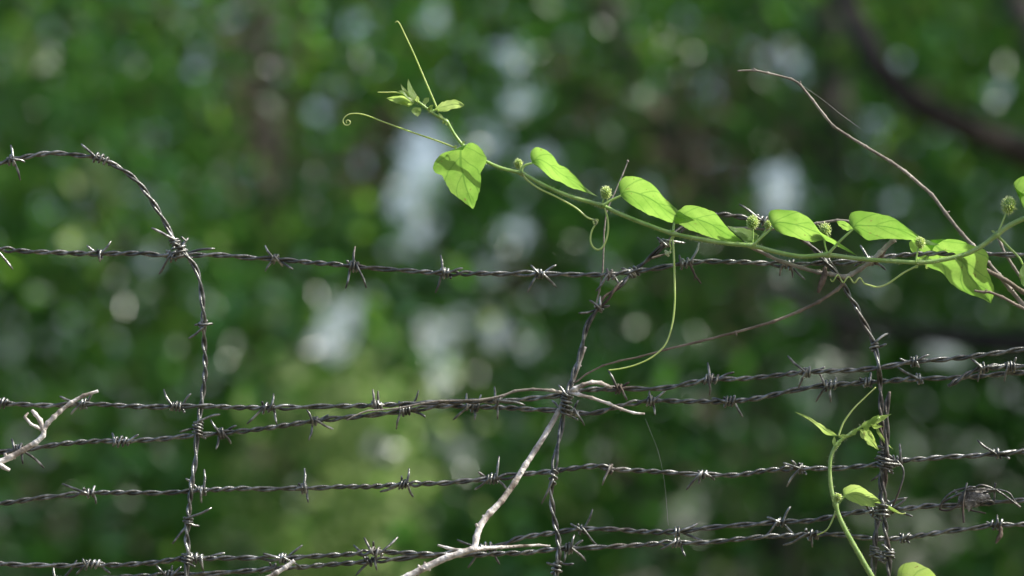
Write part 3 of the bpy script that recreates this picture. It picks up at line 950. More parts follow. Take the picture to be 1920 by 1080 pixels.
def twig_tube(pl, r0, r1, depth, step=3.0, knots=True, seg=9, rough=0.08):
    q = d3(pl, depth)
    c = catmull(q, step)
    qa = np.array(q, float)
    lin = []
    for i in range(len(qa) - 1):
        k = max(1, int(round(np.linalg.norm((qa[i + 1] - qa[i])[:2]) / step))) if len(qa) > 2 else max(2, int(np.linalg.norm(qa[1] - qa[0]) / step))
        lin.append(qa[i] + (qa[i + 1] - qa[i]) * (np.arange(k) / k)[:, None])
    lin = np.vstack(lin + [qa[-1:]])
    if len(lin) == len(c):
        c = 0.35 * c + 0.65 * lin
    n = len(c)
    r = np.linspace(r0, r1, n)
    ph = random.uniform(0, 99)
    r = r * (1 + rough * np.array([noise.noise((a[0] * .11 + ph, a[1] * .11, 0)) for a in c]))
    if knots:
        for (x, y, _) in q[1:-1]:
            dist = np.hypot(c[:, 0] - x, c[:, 1] - y)
            r = r + (0.36 if r0 < 5 and r1 < 5.5 else 0.16) * r * np.exp(-(dist / 2.8) ** 2)
    c[:, 0] += 0.5 * np.array([noise.noise((a[0] * .05 + ph, a[1] * .05, 2)) for a in c])
    c[:, 1] += 0.5 * np.array([noise.noise((a[0] * .05 + ph, a[1] * .05, 7)) for a in c])
    mb = MB()
    mb.tube(to_world(c), r * S, seg)
    if max(r0, r1) > 2.6 and knots:
        for k in range(max(1, n // 16)):
            i = random.randrange(2, max(3, n - 2))
            a = random.uniform(0, 6.28)
            tx, ty = c[min(i + 1, n - 1)][:2] - c[max(i - 1, 0)][:2]
            l = math.hypot(tx, ty) + 1e-6
            nx, ny = -ty / l * math.cos(a), tx / l * math.cos(a)
            q0, q1 = r[i] * 0.5, r[i] * random.uniform(1.25, 1.7)
            mb.tube(to_world(np.array([(c[i][0] + nx * q, c[i][1] + ny * q, c[i][2] + math.sin(a) * q) for q in (q0, (q0 + q1) / 2, q1)])), np.array([0.5, 0.42, 0.22]) * r[i] * S, 6)
    return mb


def twig(name, label, pl, r0, r1, depth, mat, sides=(), cat='twig', side_mat=None, **kw):
    root = empty(name, tuple(P(*d3(pl[:1], depth)[0])))
    tag(root, label, cat)
    twig_tube(pl, r0, r1, depth, **kw).build('main_stem', mat, root)
    for s in sides:
        twig_tube(s[0], s[1], s[2], depth, **kw).build('side_twig', s[3] if len(s) > 3 else mat, root)
    return root


twig('dead_branch', 'pale dead branch leaning from the bottom edge up to the mid upright wire', [
    (420, 1420, -50), (560, 1230, -55), (700, 1112, -60), (767, 1080, -62), (800, 1063, -64), (840, 1045, -66), (888, 1029, -66), (893, 1008, -58), (901, 985, -50), (918, 962, -42), (940, 940, -34), (965, 905, -24), (985, 872, -14), (1005, 842, -6), (1028, 805, 4), (1047, 772, 10), (1058, 750, 10), (1068, 730, 4), (1082, 690, 8), (1096, 650, 9)], 8.6, 4.4, -20, M_BARK_PALE, [
    ([(888, 1029, -66), (862, 1032, -60), (838, 1027, -54), (821, 1022, -48)], 3.4, 2.0),
    ([(888, 1031, -64), (910, 1028, -56), (940, 1026, -44), (975, 1024, -32), (1010, 1022, -24), (1032, 1024, -24)], 3.8, 1.8),
    ([(897, 990, -52), (892, 982, -56)], 3.4, 2.6),
    ([(1064, 738, -8), (1035, 732, -20), (1000, 730, -22), (965, 733, -22), (943, 742, -22), (900, 750, -20), (826, 752, -22), (790, 757, -22), (742, 766, -20), (690, 770, -16), (664, 780, -14), (650, 788, -12)], 2.8, 1.4, M_TWIG_GREY),
    ([(1066, 738, -10), (1078, 729, -22), (1093, 722, -26), (1110, 717, -26), (1127, 718, -22), (1147, 727, -14)], 4.4, 3.0),
    ([(1066, 736, -14), (1085, 740, -22), (1110, 746, -22), (1142, 757, -22), (1165, 767, -20), (1188, 774, -20), (1209, 776, -20)], 3.4, 2.0)], cat='branch')
twig('dead_branch', 'thick pale forked branch poking in at the left edge', [
    (-700, 1350), (-420, 1130), (-120, 930), (-40, 888), (0, 866), (20, 857), (43, 844), (67, 830), (81, 817), (82, 804)], 14.5, 4.8, -22, M_BARK_PALE, [
    ([(82, 806, -22), (90, 793, -22), (101, 782, -22), (112, 772, -20), (133, 755, -20), (157, 742, -20), (184, 733, -20)], 4.6, 2.8),
    ([(81, 806, -22), (75, 788, -22), (66, 776, -20), (60, 769, -18)], 4.8, 3.2),
    ([(78, 806, -22), (68, 800, -26), (58, 795, -28), (52, 788, -28), (46, 782, -28), (53, 774, -26)], 3.0, 1.8),
    ([(-4, 868, -22), (6, 876, -28), (18, 882, -28)], 5.0, 3.2),
    ([(12, 858, -20), (9, 850, -24)], 4.2, 3.0)], cat='branch')
twig('broken_stick', 'sunlit broken stick end crossing the bottom pair of wires at lower left', [(552, 1051), (535, 1064), (519, 1074), (500, 1085), (470, 1110)], 3.6, 5.4, -22, M_BARK_PALE, cat='branch')
twig('bare_twig', 'long bare grey twig arching over the top right of the vine', [
    (1383, 133), (1413, 132), (1440, 137), (1483, 148), (1500, 158), (1523, 187), (1547, 218), (1563, 237), (1590, 255), (1623, 275), (1670, 303), (1697, 322), (1747, 365), (1773, 400), (1803, 438), (1824, 460), (1853, 493), (1873, 516), (1894, 542), (1917, 570), (1960, 620), (2040, 720)], 1.7, 4.9, 22, M_TWIG_GREY, [
    ([(1420, 133, 22), (1412, 128, 20)], 1.6, 1.0), ([(1500, 158, 22), (1501, 152, 20)], 1.6, 1.0), ([(1773, 400, 22), (1781, 396, 20)], 2.0, 1.2)])
twig('bare_twig', 'dark tipped twig crossing in front of the lowest big leaf at the right edge', [
    (1827, 545), (1845, 548), (1856, 548), (1879, 557), (1911, 574), (1960, 602), (2040, 655)], 2.2, 3.6, -48, M_BARK_BROWN, [([(1845, 548, -48), (1851, 543, -50)], 1.6, 1.0)])
twig('bare_twig', 'thick brown twig sloping to the right edge beside the big leaf', [
    (1835, 497), (1853, 508), (1885, 525), (1917, 547), (1970, 580), (2050, 640)], 3.6, 6.0, 4, M_BARK_BROWN)
twig('bare_twig', 'thin twig dropping steeply below the vine near the right edge', [
    (1868, 440), (1877, 458), (1885, 476), (1900, 500), (1915, 522), (1945, 570), (1980, 640)], 2.4, 3.4, 26, M_TWIG_GREY)
twig('bare_twig', 'thin bare twig sweeping from the mid upright up to the right knot', [
    (1076, 718, -2), (1083, 714), (1100, 701), (1130, 686), (1160, 677), (1200, 669), (1250, 655), (1312, 640), (1380, 623), (1450, 603), (1500, 583), (1535, 566), (1570, 543), (1582, 530)], 1.5, 3.2, -10, M_BARK_BROWN, [([(1380, 623, -10), (1381, 629, -14)], 1.8, 1.6)])
twig('bare_twig', 'brown twig dipping under the vine and knotted on the right wire arch', [
    (1405, 462), (1440, 479), (1465, 490), (1503, 502), (1533, 510), (1557, 514), (1583, 519), (1597, 514), (1612, 505), (1632, 491), (1650, 474), (1673, 452), (1690, 430)], 3.0, 4.6, -14, M_TWIG_GREY)
twig('bare_twig', 'grey twig lying level behind the row of vine leaves', [
    (1330, 425), (1360, 428), (1400, 428), (1442, 430), (1490, 426), (1532, 419), (1570, 413), (1600, 416), (1640, 424)], 2.6, 2.6, 16, M_TWIG_GREY)
twig('dry_stalk', 'hair thin dry stalk standing upright through the tendril loop', [
    (1177, 303), (1167, 328), (1152, 362), (1138, 394), (1133, 430), (1132, 460), (1130, 505), (1124, 545), (1117, 572)], 1.1, 1.8, 8, M_TWIG_GREY, [([(1178, 304, 8), (1176, 300, 8)], 2.2, 1.6)])
twig('dry_stalk', 'short forked brown stalk hanging from the top wire under the vine', [
    (1293, 492), (1299, 507), (1304, 518), (1309, 524), (1315, 532)], 2.4, 1.4, -14, M_DRY, [([(1303, 517, -14), (1302, 526, -14)], 1.4, 0.9)])
twig('dry_stalk', 'stub of dry stalk with a pale bud at its end, beside the hanging tendril', [
    (1222, 484), (1235, 480), (1249, 476)], 2.2, 1.6, -4, M_BARK_BROWN)

# withered curled leaves
def curled_leaf(label, pl, w, depth, turns=1.6):
    c = catmull(d3(pl, depth), 2.5)
    wd = to_world(c)
    n = len(wd)
    t = np.gradient(wd, axis=0)
    t /= np.linalg.norm(t, axis=1)[:, None]
    side = np.cross(t, np.array([0, 1.0, 0]))
    q = np.linspace(0, 1, n)
    prof = np.sin(np.pi * np.clip(q * 0.85 + 0.1, 0, 1)) ** 0.6
    m = 15
    v, f = [], []
    for i in range(n):
        for j in range(m):
            a = (j / (m - 1) - 0.5) * 2 * math.pi * turns * 0.5
            rr = w * S * prof[i] * (1 + 0.3 * noise.noise((i * 0.3, j * 0.5, w)) - 0.3 * abs(j / (m - 1) - 0.5))
            v.append(wd[i] + side[i] * math.cos(a) * rr + np.array([0, 1.0, 0]) * math.sin(a) * rr)
    for i in range(n - 1):
        for j in range(m - 1):
            f.append((i * m + j, i * m + j + 1, (i + 1) * m + j + 1, (i + 1) * m + j))
    mb = MB()
    mb.add(v, f)
    o = mb.build('withered_leaf', M_DRY)
    tag(o, label, 'dry leaf')
curled_leaf('dark withered leaf curled up and hanging from the right wire knot', [(1546, 500), (1545, 516), (1540, 530), (1536, 540), (1534, 549)], 7, -18)
curled_leaf('scrap of withered leaf hanging from the lowest wire near the right edge', [(1874, 985), (1876, 1000), (1871, 1010), (1867, 1019)], 5, -12)
curled_leaf('brown withered scrap caught where two wires cross under the vine at right', [(1664, 456), (1656, 468), (1650, 480), (1640, 496)], 7, -2)

# spider silk
for lab, pl in [('faint spider thread slanting down between the lower wires near mid frame', [(1210, 785), (1222, 815), (1235, 850), (1246, 905), (1253, 985)]),
                ('faint spider thread trailing beside the upper bend of the bare twig', [(1501, 158), (1540, 185), (1575, 213), (1612, 240)])]:
    mb = MB()
    mb.tube(to_world(catmull(d3(pl, 10), 6)), 0.15 * S, 4)
    tag(mb.build('spider_thread', M_THREAD), lab, 'thread')

# ------------------------------------------------------------------ vines


def leaf(parent, upper, lower, depth, sU=-0.9, sL=0.9, bend=0.0, tipflip=0.0, midk=0.5, mat=None, teeth=0.9, nst=34, nc=7, petiole=None, sag=0.0, along=0.0):
    """blade between two outlines (base -> tip, photo pixels), given depth by its tilt: sU / sL depth per pixel above / below the midrib"""
    mat = mat or M_LEAF

    def res(pl):
        c = catmull(np.array(pl, float), 1.0)
        l = np.concatenate([[0], np.cumsum(np.linalg.norm(np.diff(c, axis=0), axis=1))])
        u = np.linspace(0, l[-1], nst)
        return np.stack([np.interp(u, l, c[:, k]) for k in (0, 1)], axis=1)
    U, L = res(upper), res(lower)
    u = np.linspace(0, 1, nst)
    mid = U * midk + L * (1 - midk)
    # straight-ish midrib
    ph = random.uniform(0, 50)
    ts = np.clip(np.sin(np.pi * u), 0, 1)
    for arr, sg in ((U, 1), (L, -1)):
        out = arr - mid
        ln = np.linalg.norm(out, axis=1)[:, None] + 1e-6
        saw = ((np.arange(nst) * 0.37 + ph * sg) % 1.0 - 0.5)
        lob = np.array([noise.noise((q * 5.5 + ph, sg * 3.0, 1)) + 0.6 * noise.noise((q * 13 + ph, sg * 3.0, 4)) for q in u])
        arr += out / ln * ((teeth * saw + teeth * 2.6 * lob * ts) * (ln[:, 0] > 3))[:, None]
    cols = np.linspace(-1, 1, 2 * nc + 1)
    v, uvs = [], []
    for i in range(nst):
        fl = tipflip * max(0.0, (u[i] - 0.62) / 0.38) ** 1.5
        for cv in cols:
            e = U[i] if cv < 0 else L[i]
            a = abs(cv)
            p = mid[i] * (1 - a) + e * a
            dist = np.linalg.norm(e - mid[i]) * a
            sl = (sU + fl) if cv < 0 else (sL - fl * 0.8)
            dd = depth + sl * dist + bend * ((u[i] - 0.4) ** 2) + along * (u[i] - 0.5) + sag * a * a * ts[i]
            dd += 1.3 * noise.noise((u[i] * 5 + ph, cv * 2.5, 0)) + 1.0 * math.sin(u[i] * 16 + cv * 2) * a * 0.8
            v.append(P(p[0], p[1], dd))
            uvs.append((u[i], cv * 0.5 + 0.5))
    m = len(cols)
    f = []
    for i in range(nst - 1):
        for j in range(m - 1):
            f.append((i * m + j, i * m + j + 1, (i + 1) * m + j + 1, (i + 1) * m + j))
    mb = MB()
    mb.add(v, f)
    o = mb.build('leaf', mat, parent)
    uvl = o.data.uv_layers.new(name='UVMap')
    li = np.zeros(len(o.data.loops), np.int32)
    o.data.loops.foreach_get('vertex_index', li)
    uvl.data.foreach_set('uv', np.array(uvs)[li].ravel())
    if petiole:
        mb = MB()
        c = catmull(d3(petiole, depth), 2.0)
        mb.tube(to_world(c), np.linspace(2.9, 1.9, len(c)) * S, 8)
        mb.build('petiole', M_STEM, o)
    return o


def strandlet(parent, name, pl, r0, r1, depth, mat, step=2.0, seg=8):
    c = catmull(d3(pl, depth), step)
    mb = MB()
    wob = 1 + 0.10 * np.array([noise.noise((q[0] * 0.15, q[1] * 0.15, 3)) for q in c])
    mb.tube(to_world(c), np.linspace(r0, r1, len(c)) * 0.82 * wob * S, seg)
    return mb.build(name, mat, parent)


def fruit(parent, x, y, r, depth, stalk=None, ry=1.2):
    r = r * 0.86
    c = P(x, y, depth)
    mb = MB()
    rings, segs = 9, 12
    v, f = [], []
    ry_ = r * ry
    tilt = random.uniform(-0.3, 0.3)
    def pt(sx, sy, sz, k=1.0):
        a, b, d = sx * r * k, sy * ry_ * k, sz * r * k
        return c + np.array([a * math.cos(tilt) - b * math.sin(tilt), d, b * math.cos(tilt) + a * math.sin(tilt)]) * S
    for i in range(rings + 1):
        th = math.pi * i / rings
        for j in range(segs):
            ph = 2 * math.pi * j / segs
            v.append(pt(math.sin(th) * math.cos(ph), math.cos(th), math.sin(th) * math.sin(ph)))
    for i in range(rings):
        for j in range(segs):
            f.append((i * segs + j, i * segs + (j + 1) % segs, (i + 1) * segs + (j + 1) % segs, (i + 1) * segs + j))
    mb.add(v, f)
    o = mb.build('fruit', M_FRUIT, parent)
    mb = MB()
    N = 90
    for k in range(N):
        z = 1 - 2 * (k + 0.5) / N
        ph = k * 2.39996
        q = math.sqrt(1 - z * z)
        s = (q * math.cos(ph), z, q * math.sin(ph))
        mb.tube(np.array([pt(*s, 0.95), pt(s[0] + random.gauss(0, .06), s[1] + random.gauss(0, .06), s[2], 1.25), pt(s[0] + random.gauss(0, .1), s[1] + random.gauss(0, .1), s[2], 1.55)]), np.array([1.1, 0.8, 0.3]) * S, 4)
    sp = mb.build('spines', M_FRUIT, o)
    sp['kind'] = 'stuff'
    if stalk:
        cc = catmull(d3(stalk, depth), 2.0)
        mb = MB()
        mb.tube(to_world(cc), 1.7 * S, 7)
        mb.build('stalk', M_STEM, o)
    return o


def hairs(parent, pl, depth, r, n, length=3.5):
    c = catmull(d3(pl, depth), 1.5)
    w = to_world(c)
    t = np.gradient(w, axis=0)
    t /= np.linalg.norm(t, axis=1)[:, None]
    mb = MB()
    for k in range(n):
        i = random.randrange(len(w))
        a = random.uniform(0, 6.28)
        nn = np.cross(t[i], [0, 1.0, 0])
        nn /= np.linalg.norm(nn)
        d = nn * math.cos(a) + np.array([0, 1.0, 0]) * math.sin(a)
        L = random.uniform(0.5, 1.2) * length * S
        p0 = w[i] + d * r * S * 0.9
        mb.tube(np.array([p0, p0 + d * L + t[i] * random.gauss(0, 0.3) * L]), np.array([0.38, 0.12]) * S, 3)
    o = mb.build('stem_hairs', M_TENDRIL, parent)
    o['kind'] = 'stuff'


D1 = -34
vine = empty('climbing_vine', tuple(P(1410, 461, D1)))
tag(vine, 'green climbing vine with a row of backlit leaves stretched along the top wire', 'vine')
stem_pl = [(772, 186), (783, 190), (813, 213), (837, 228), (853, 253), (873, 277), (907, 300), (940, 315), (978, 325), (1010, 342), (1060, 365), (1127, 385), (1160, 400), (1210, 420), (1262, 438), (1310, 448), (1360, 456), (1410, 461),
           (1462, 474), (1506, 481), (1552, 478), (1608, 485), (1666, 489), (1725, 492), (1768, 487), (1812, 476), (1841, 461), (1869, 440), (1891, 424), (1917, 411), (1970, 388), (2060, 350), (2200, 320), (2380, 330), (2560, 380)]
c = catmull(d3(stem_pl, D1), 3)
rad = np.interp(c[:, 0], [770, 840, 980, 1130, 1400, 1700, 1850, 2060], [2.1, 2.8, 3.3, 3.8, 4.2, 4.0, 4.5, 5.3])
for (x, y) in [(837, 228), (873, 277), (978, 325), (1127, 385), (1262, 438), (1410, 461), (1552, 478), (1725, 492), (1869, 440)]:
    rad = rad + 1.7 * np.exp(-(np.hypot(c[:, 0] - x, c[:, 1] - y) / 6.0) ** 2)
mb = MB()
mb.tube(to_world(c), rad * S, 12)
mb.build('stem', M_STEM, vine)
hairs(vine, stem_pl, D1, 4.8, 900)

# leaves, one after the other along the stem (upper outline, lower outline; base -> tip)
leaf(vine, [(868, 281), (853, 282), (833, 286), (818, 298), (812, 320), (830, 331), (838, 347), (848, 362), (867, 377), (887, 392)],
     [(868, 281), (876, 270), (887, 268), (903, 279), (912, 300), (902, 323), (901, 350), (896, 370), (887, 392)], D1 + 4, 0.35, -0.55, bend=-10, midk=0.48, along=70, teeth=1.7)
leaf(vine, [(998, 306), (994, 290), (1002, 277), (1020, 280), (1037, 292), (1047, 307), (1067, 320), (1085, 337), (1100, 354), (1122, 369)],
     [(998, 306), (1010, 314), (1020, 322), (1037, 337), (1052, 342), (1072, 352), (1097, 360), (1122, 369)], D1 - 4, -1.1, 1.0, tipflip=2.6,
     petiole=[(979, 326), (979, 316), (986, 309), (998, 306)])
leaf(vine, [(1164, 367), (1160, 344), (1172, 331), (1190, 331), (1210, 337), (1230, 352), (1242, 367), (1260, 385), (1280, 400), (1303, 413)],
     [(1164, 367), (1172, 375), (1185, 385), (1205, 396), (1222, 404), (1247, 414), (1272, 420), (1303, 413)], D1 - 8, -1.0, 1.0, tipflip=2.2,
     petiole=[(1130, 386), (1145, 376), (1164, 367)])
leaf(vine, [(1264, 414), (1268, 400), (1277, 391), (1287, 385), (1310, 387), (1335, 396), (1350, 410), (1360, 422), (1372, 435), (1394, 454)],
     [(1264, 414), (1280, 424), (1297, 432), (1335, 446), (1370, 453), (1394, 454)], D1 + 4, -1.1, 1.0, petiole=[(1262, 437), (1263, 426), (1265, 414)])
leaf(vine, [(1422, 441), (1410, 432), (1395, 428), (1378, 426), (1362, 423)], [(1422, 441), (1415, 450), (1405, 456), (1388, 446), (1362, 423)], D1 + 14, 1.6, -1.2, petiole=[(1411, 461), (1416, 452), (1422, 441)])
leaf(vine, [(1449, 425), (1441, 410), (1443, 397), (1455, 392), (1475, 393), (1494, 397), (1517, 409), (1530, 424), (1540, 437), (1564, 449), (1585, 463), (1608, 480)],
     [(1449, 425), (1456, 433), (1477, 442), (1506, 450), (1526, 454), (1545, 450), (1575, 464), (1608, 480)], D1 - 6, -1.0, 1.1,
     petiole=[(1411, 461), (1428, 445), (1449, 426)])
leaf(vine, [(1599, 429), (1592, 414), (1594, 402), (1603, 396), (1622, 396), (1652, 402), (1681, 412), (1695, 422), (1710, 433), (1730, 446), (1763, 460)],
     [(1599, 429), (1614, 441), (1631, 451), (1666, 447), (1710, 451), (1736, 459), (1763, 460)], D1 - 6, -1.0, 1.0, tipflip=2.8,
     petiole=[(1553, 476), (1575, 452), (1599, 430)])
leaf(vine, [(1600, 430), (1590, 418), (1578, 414), (1568, 415)], [(1600, 430), (1588, 432), (1577, 427), (1568, 415)], D1 + 8, -1.0, 0.8, nst=18)
leaf(vine, [(1748, 473), (1752, 462), (1774, 449), (1797, 450), (1826, 460), (1847, 470), (1853, 484), (1850, 502), (1858, 522), (1864, 546), (1858, 569)],
     [(1748, 473), (1738, 461), (1724, 452), (1706, 452), (1706, 462), (1713, 476), (1722, 490), (1739, 499), (1768, 514), (1783, 531), (1812, 549), (1841, 560), (1858, 569)], D1 + 40, -0.75, 0.65, bend=-10, midk=0.5, teeth=1.5,
     petiole=[(1726, 492), (1737, 483), (1748, 473)])
leaf(vine, [(1922, 366), (1908, 356), (1900, 346), (1908, 335), (1924, 331), (1946, 338), (1962, 356), (1975, 385)], [(1922, 366), (1915, 372), (1918, 388), (1935, 402), (1952, 402), (1975, 385)], D1 + 0, -0.6, 0.5,
     petiole=[(1920, 411), (1935, 392), (1922, 366)])
leaf(vine, [(1918, 496), (1912, 508), (1912, 522), (1917, 534), (1930, 545)], [(1918, 496), (1932, 500), (1940, 515), (1938, 532), (1930, 545)], D1 + 10, -0.5, 0.4, petiole=[(1869, 441), (1890, 462), (1910, 482), (1918, 496)])
# young leaves of the tip
leaf(vine, [(814, 206), (825, 194), (840, 188), (856, 187), (864, 192), (871, 197)], [(814, 206), (824, 209), (840, 208), (853, 203), (864, 202), (871, 197)], D1 - 3, -1.2, 1.0, mat=M_LEAF_YOUNG, nst=20, tipflip=1.6, petiole=[(808, 212), (814, 206)])
for up, lo, dd, k in [
    ([(778, 192), (768, 180), (764, 165), (765, 147)], [(778, 192), (778, 178), (772, 162), (765, 147)], -4, 0.6),
    ([(775, 192), (760, 180), (754, 168), (751, 157)], [(775, 192), (770, 178), (761, 168), (751, 157)], 2, 0.6),
    ([(776, 195), (758, 181), (742, 180), (723, 184)], [(776, 195), (762, 197), (742, 193), (723, 184)], -7, 0.9),
    ([(774, 197), (764, 193), (757, 194)], [(774, 197), (764, 200), (757, 194)], -10, 0.6),
    ([(789, 202), (776, 202), (772, 210), (783, 219)], [(789, 202), (790, 210), (786, 216), (783, 219)], -6, 0.4),
    ([(795, 202), (793, 192), (797, 184), (804, 183)], [(795, 202), (799, 195), (804, 190), (804, 183)], 4, 0.5),
    ([(806, 212), (802, 204), (808, 199)], [(806, 212), (811, 206), (808, 199)], -5, 0.3),
    ([(777, 193), (766, 186), (757, 177), (746, 170)], [(777, 193), (770, 182), (760, 171), (746, 170)], -9, 0.7),
    ([(779, 193), (776, 183), (771, 172), (770, 160)], [(779, 193), (783, 184), (778, 173), (770, 160)], 5, 0.6),
    ([(777, 194), (768, 190), (756, 188), (740, 189)], [(777, 194), (768, 197), (754, 196), (740, 189)], 3, 0.8),
    ([(784, 194), (786, 186), (782, 178)], [(784, 194), (779, 187), (782, 178)], -7, 0.4),
    ([(800, 206), (806, 198), (813, 196)], [(800, 206), (808, 205), (813, 196)], -8, 0.4),
    ([(830, 224), (824, 218), (822, 211)], [(830, 224), (829, 216), (822, 211)], -8, 0.4),
]:
    leaf(vine, up, lo, D1 + dd, -k - 0.5, k + 0.5, mat=M_LEAF_YOUNG, nst=14, nc=4, teeth=0.5)
# stipule-like leaflets at the nodes
for (x, y) in [(832, 226), (838, 236), (858, 274), (866, 270), (1124, 388), (1257, 436), (1266, 444), (1722, 498), (1866, 436), (1735, 499)]:
    a = random.uniform(0, 6.28)
    dx, dy = math.cos(a) * 9, math.sin(a) * 7
    leaf(vine, [(x, y), (x + dx * .5 + dy * .3, y + dy * .5 - dx * .3), (x + dx, y + dy)], [(x, y), (x + dx * .5 - dy * .3, y + dy * .5 + dx * .3), (x + dx, y + dy)], D1 - 5, -0.4, 0.4, mat=M_LEAF_YOUNG, nst=8, nc=2, teeth=0)
# tendrils
strandlet(vine, 'tendril', [(822, 210), (817, 197), (800, 157), (777, 103), (757, 60), (749, 44), (745, 40), (741, 42)], 2.2, 1.2, D1, M_TENDRIL)
strandlet(vine, 'tendril', [(856, 278), (823, 265), (773, 248), (723, 230), (683, 215), (660, 213), (648, 218), (643, 227), (647, 234), (654, 234), (657, 229), (653, 225), (649, 227), (650, 231)], 2.2, 1.0, D1, M_TENDRIL, 1.5)
strandlet(vine, 'tendril', [(771, 187), (758, 178), (742, 173), (725, 173), (708, 173)], 1.8, 1.1, D1 - 8, M_TENDRIL)
strandlet(vine, 'tendril', [(981, 326), (987, 336), (1010, 353), (1047, 371), (1080, 390), (1100, 407), (1115, 413), (1120, 417, -38), (1115, 421), (1113, 414), (1121, 413), (1110, 432), (1107, 450), (1112, 463), (1122, 468), (1132, 460), (1139, 440), (1140, 415), (1134, 390)], 2.0, 2.2, D1 - 3, M_TENDRIL, 1.5)
strandlet(vine, 'tendril', [(1260, 440), (1263, 470), (1265, 528), (1265, 570), (1260, 610), (1248, 645), (1225, 668), (1195, 683), (1165, 691), (1141, 694)], 2.5, 1.5, D1, M_TENDRIL)
coil = [(1722, 495), (1716, 500), (1695, 511), (1666, 531), (1646, 538), (1628, 534)]
cx0, cy0 = 1622, 527
for k in range(26):
    a = k * 0.8
    coil.append((cx0 - k * 2.6, cy0 + 5.2 * math.cos(a) * (1 if k < 14 else 1.3) - k * 0.25, D1 + 5 * math.sin(a) + k * 0.6))
strandlet(vine, 'tendril', coil, 2.3, 1.4, D1, M_TENDRIL, 1.2)
strandlet(vine, 'tendril', [(1259, 445), (1256, 455), (1258, 466), (1254, 472), (1251, 475)], 1.6, 1.3, D1 + 10, M_TENDRIL)
# buds and spiny fruits
mb = MB()
for (x, y, r) in [(1251, 475, 4.6), (1256, 473, 3.0), (1248, 471, 2.6), (1253, 479, 2.6)]:
    cc = P(x, y, D1 + 10)
    mb.tube(np.array([cc + np.array([0, 0, q]) * S for q in np.linspace(-r, r, 7)]), np.array([.25, .75, .95, 1, .95, .75, .25]) * r * S, 9)
mb.build('bud', M_BUD, vine)
fruit(vine, 972, 307, 6.5, D1 + 4, [(978, 325), (975, 316), (972, 308)])
fruit(vine, 1136, 361, 8.5, D1 - 2, [(1128, 384), (1132, 373), (1136, 363)])
fruit(vine, 1411, 417, 9.5, D1 + 2, [(1411, 460), (1412, 440), (1411, 420)])
fruit(vine, 1547, 431, 9.5, D1 + 6, [(1552, 477), (1547, 460), (1545, 440)])
fruit(vine, 1725, 455, 8.0, D1 - 14, [(1717, 492), (1720, 474), (1725, 457)])
fruit(vine, 1891, 385, 11.5, D1 - 4, [(1869, 440), (1879, 418), (1888, 395)])
fruit(vine, 1440, 421, 5.5, D1 + 8, [(1412, 460), (1430, 440), (1440, 422)])

D2 = -40
v2 = empty('climbing_vine', tuple(P(1600, 1020, D2)))
tag(v2, 'small young vine shoot curling up beside the right upright from the bottom edge', 'vine')
st2 = [(1790, 1900), (1770, 1500), (1700, 1200), (1660, 1122), (1633, 1078), (1613, 1043), (1587, 997), (1573, 967), (1567, 947), (1560, 923), (1556, 887), (1558, 857), (1567, 837), (1580, 823), (1597, 813), (1613, 802), (1630, 791), (1650, 783)]
c = catmull(d3(st2, D2), 3)
r2 = np.interp(c[:, 1], [780, 830, 1080, 1900], [2.5, 3.2, 5.0, 6.5])
for (x, y) in [(1567, 947), (1568, 836), (1597, 813)]:
    r2 = r2 + 1.5 * np.exp(-(np.hypot(c[:, 0] - x, c[:, 1] - y) / 6.0) ** 2)
mb = MB()
mb.tube(to_world(c), r2 * S, 12)
mb.build('stem', M_STEM, v2)
hairs(v2, st2, D2, 5.0, 500)
leaf(v2, [(1571, 818), (1557, 806), (1533, 792), (1513, 780), (1490, 772)], [(1571, 818), (1550, 815), (1537, 804), (1520, 790), (1490, 772)], D2, -0.6, 1.0, mat=M_LEAF_YOUNG, tipflip=3.0, nst=24)
leaf(v2, [(1612, 806), (1627, 804), (1637, 816), (1648, 845)], [(1612, 806), (1614, 818), (1628, 832), (1648, 845)], D2 - 2, -0.8, 0.8, mat=M_LEAF_YOUNG, nst=20)
leaf(v2, [(1582, 931), (1581, 917), (1597, 908), (1615, 913), (1634, 926), (1650, 938), (1690, 962)], [(1582, 931), (1594, 939), (1613, 947), (1634, 950), (1650, 949), (1690, 962)], D2 + 18, -1.3, 1.2, mat=M_LEAF_YOUNG,
     petiole=[(1569, 948), (1576, 939), (1583, 931)])
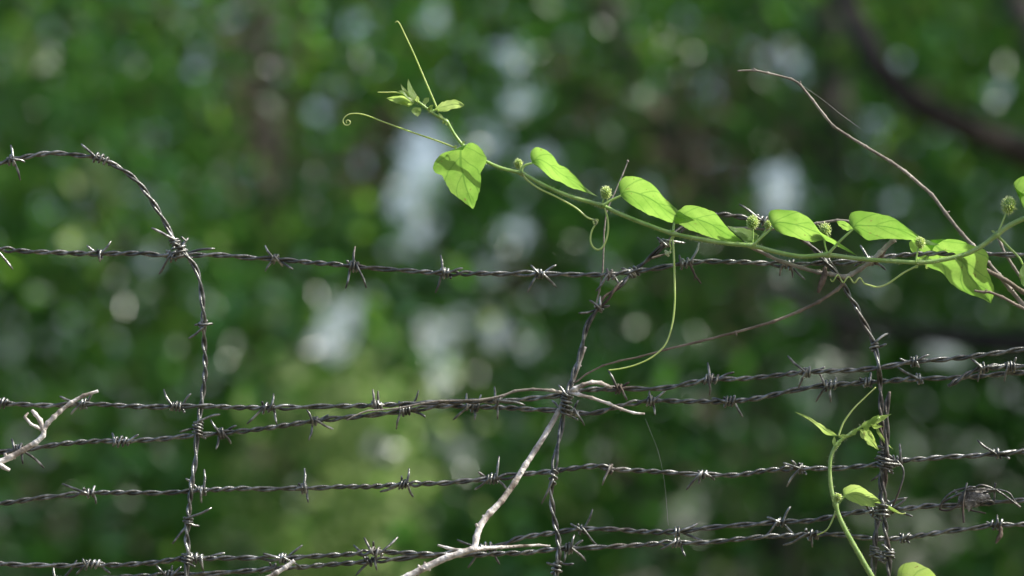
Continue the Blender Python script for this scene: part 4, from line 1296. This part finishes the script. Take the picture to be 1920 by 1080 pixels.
leaf(v2, [(1700, 1120), (1684, 1090), (1684, 1068), (1697, 1057), (1718, 1056), (1743, 1067), (1760, 1090), (1772, 1130)], [(1700, 1120), (1712, 1130), (1735, 1138), (1772, 1130)], D2 + 6, -0.8, 0.7, mat=M_LEAF_YOUNG,
     petiole=[(1662, 1125), (1680, 1126), (1700, 1120)])
for up, lo, dd, k in [
    ([(1612, 802), (1620, 792), (1632, 786), (1648, 777)], [(1612, 802), (1628, 802), (1640, 794), (1648, 777)], -5, .6),
    ([(1625, 795), (1635, 783), (1646, 780), (1672, 776)], [(1625, 795), (1640, 797), (1654, 789), (1672, 776)], 2, .6),
    ([(1632, 795), (1642, 795), (1656, 800)], [(1632, 795), (1640, 804), (1656, 800)], -8, .5),
    ([(1640, 795), (1652, 812), (1662, 828), (1676, 844)], [(1640, 795), (1646, 815), (1660, 832), (1676, 844)], 22, .5),
    ([(1595, 815), (1600, 806), (1608, 802)], [(1595, 815), (1604, 815), (1608, 802)], -6, .3),
    ([(1618, 806), (1622, 797), (1634, 790)], [(1618, 806), (1628, 806), (1634, 790)], -12, .5),
    ([(1564, 838), (1560, 828), (1564, 818)], [(1564, 838), (1568, 828), (1564, 818)], -8, .3),
    ([(1570, 838), (1576, 834), (1578, 826)], [(1570, 838), (1572, 828), (1578, 826)], -8, .3),
    ([(1572, 820), (1580, 814), (1590, 817)], [(1572, 820), (1582, 822), (1590, 817)], -8, .3),
    ([(1566, 946), (1560, 938), (1564, 930)], [(1566, 946), (1570, 936), (1564, 930)], -8, .3),
]:
    leaf(v2, up, lo, D2 + dd, -k, k, mat=M_LEAF_YOUNG, nst=12, nc=3, teeth=0.6)
strandlet(v2, 'tendril', [(1572, 818), (1576, 806), (1583, 790), (1600, 767), (1620, 747), (1642, 726)], 2.3, 1.4, D2, M_TENDRIL)
strandlet(v2, 'tendril', [(1568, 950), (1564, 967), (1553, 990), (1543, 998), (1532, 1003)], 2.2, 1.5, D2 + 6, M_TENDRIL)
strandlet(v2, 'tendril', [(1660, 950), (1675, 958), (1690, 963), (1698, 962)], 2.0, 1.2, D2 + 20, M_TENDRIL)
fruit(v2, 1571, 932, 6.0, D2 - 3, [(1567, 946), (1570, 940), (1571, 934)], 1.0)
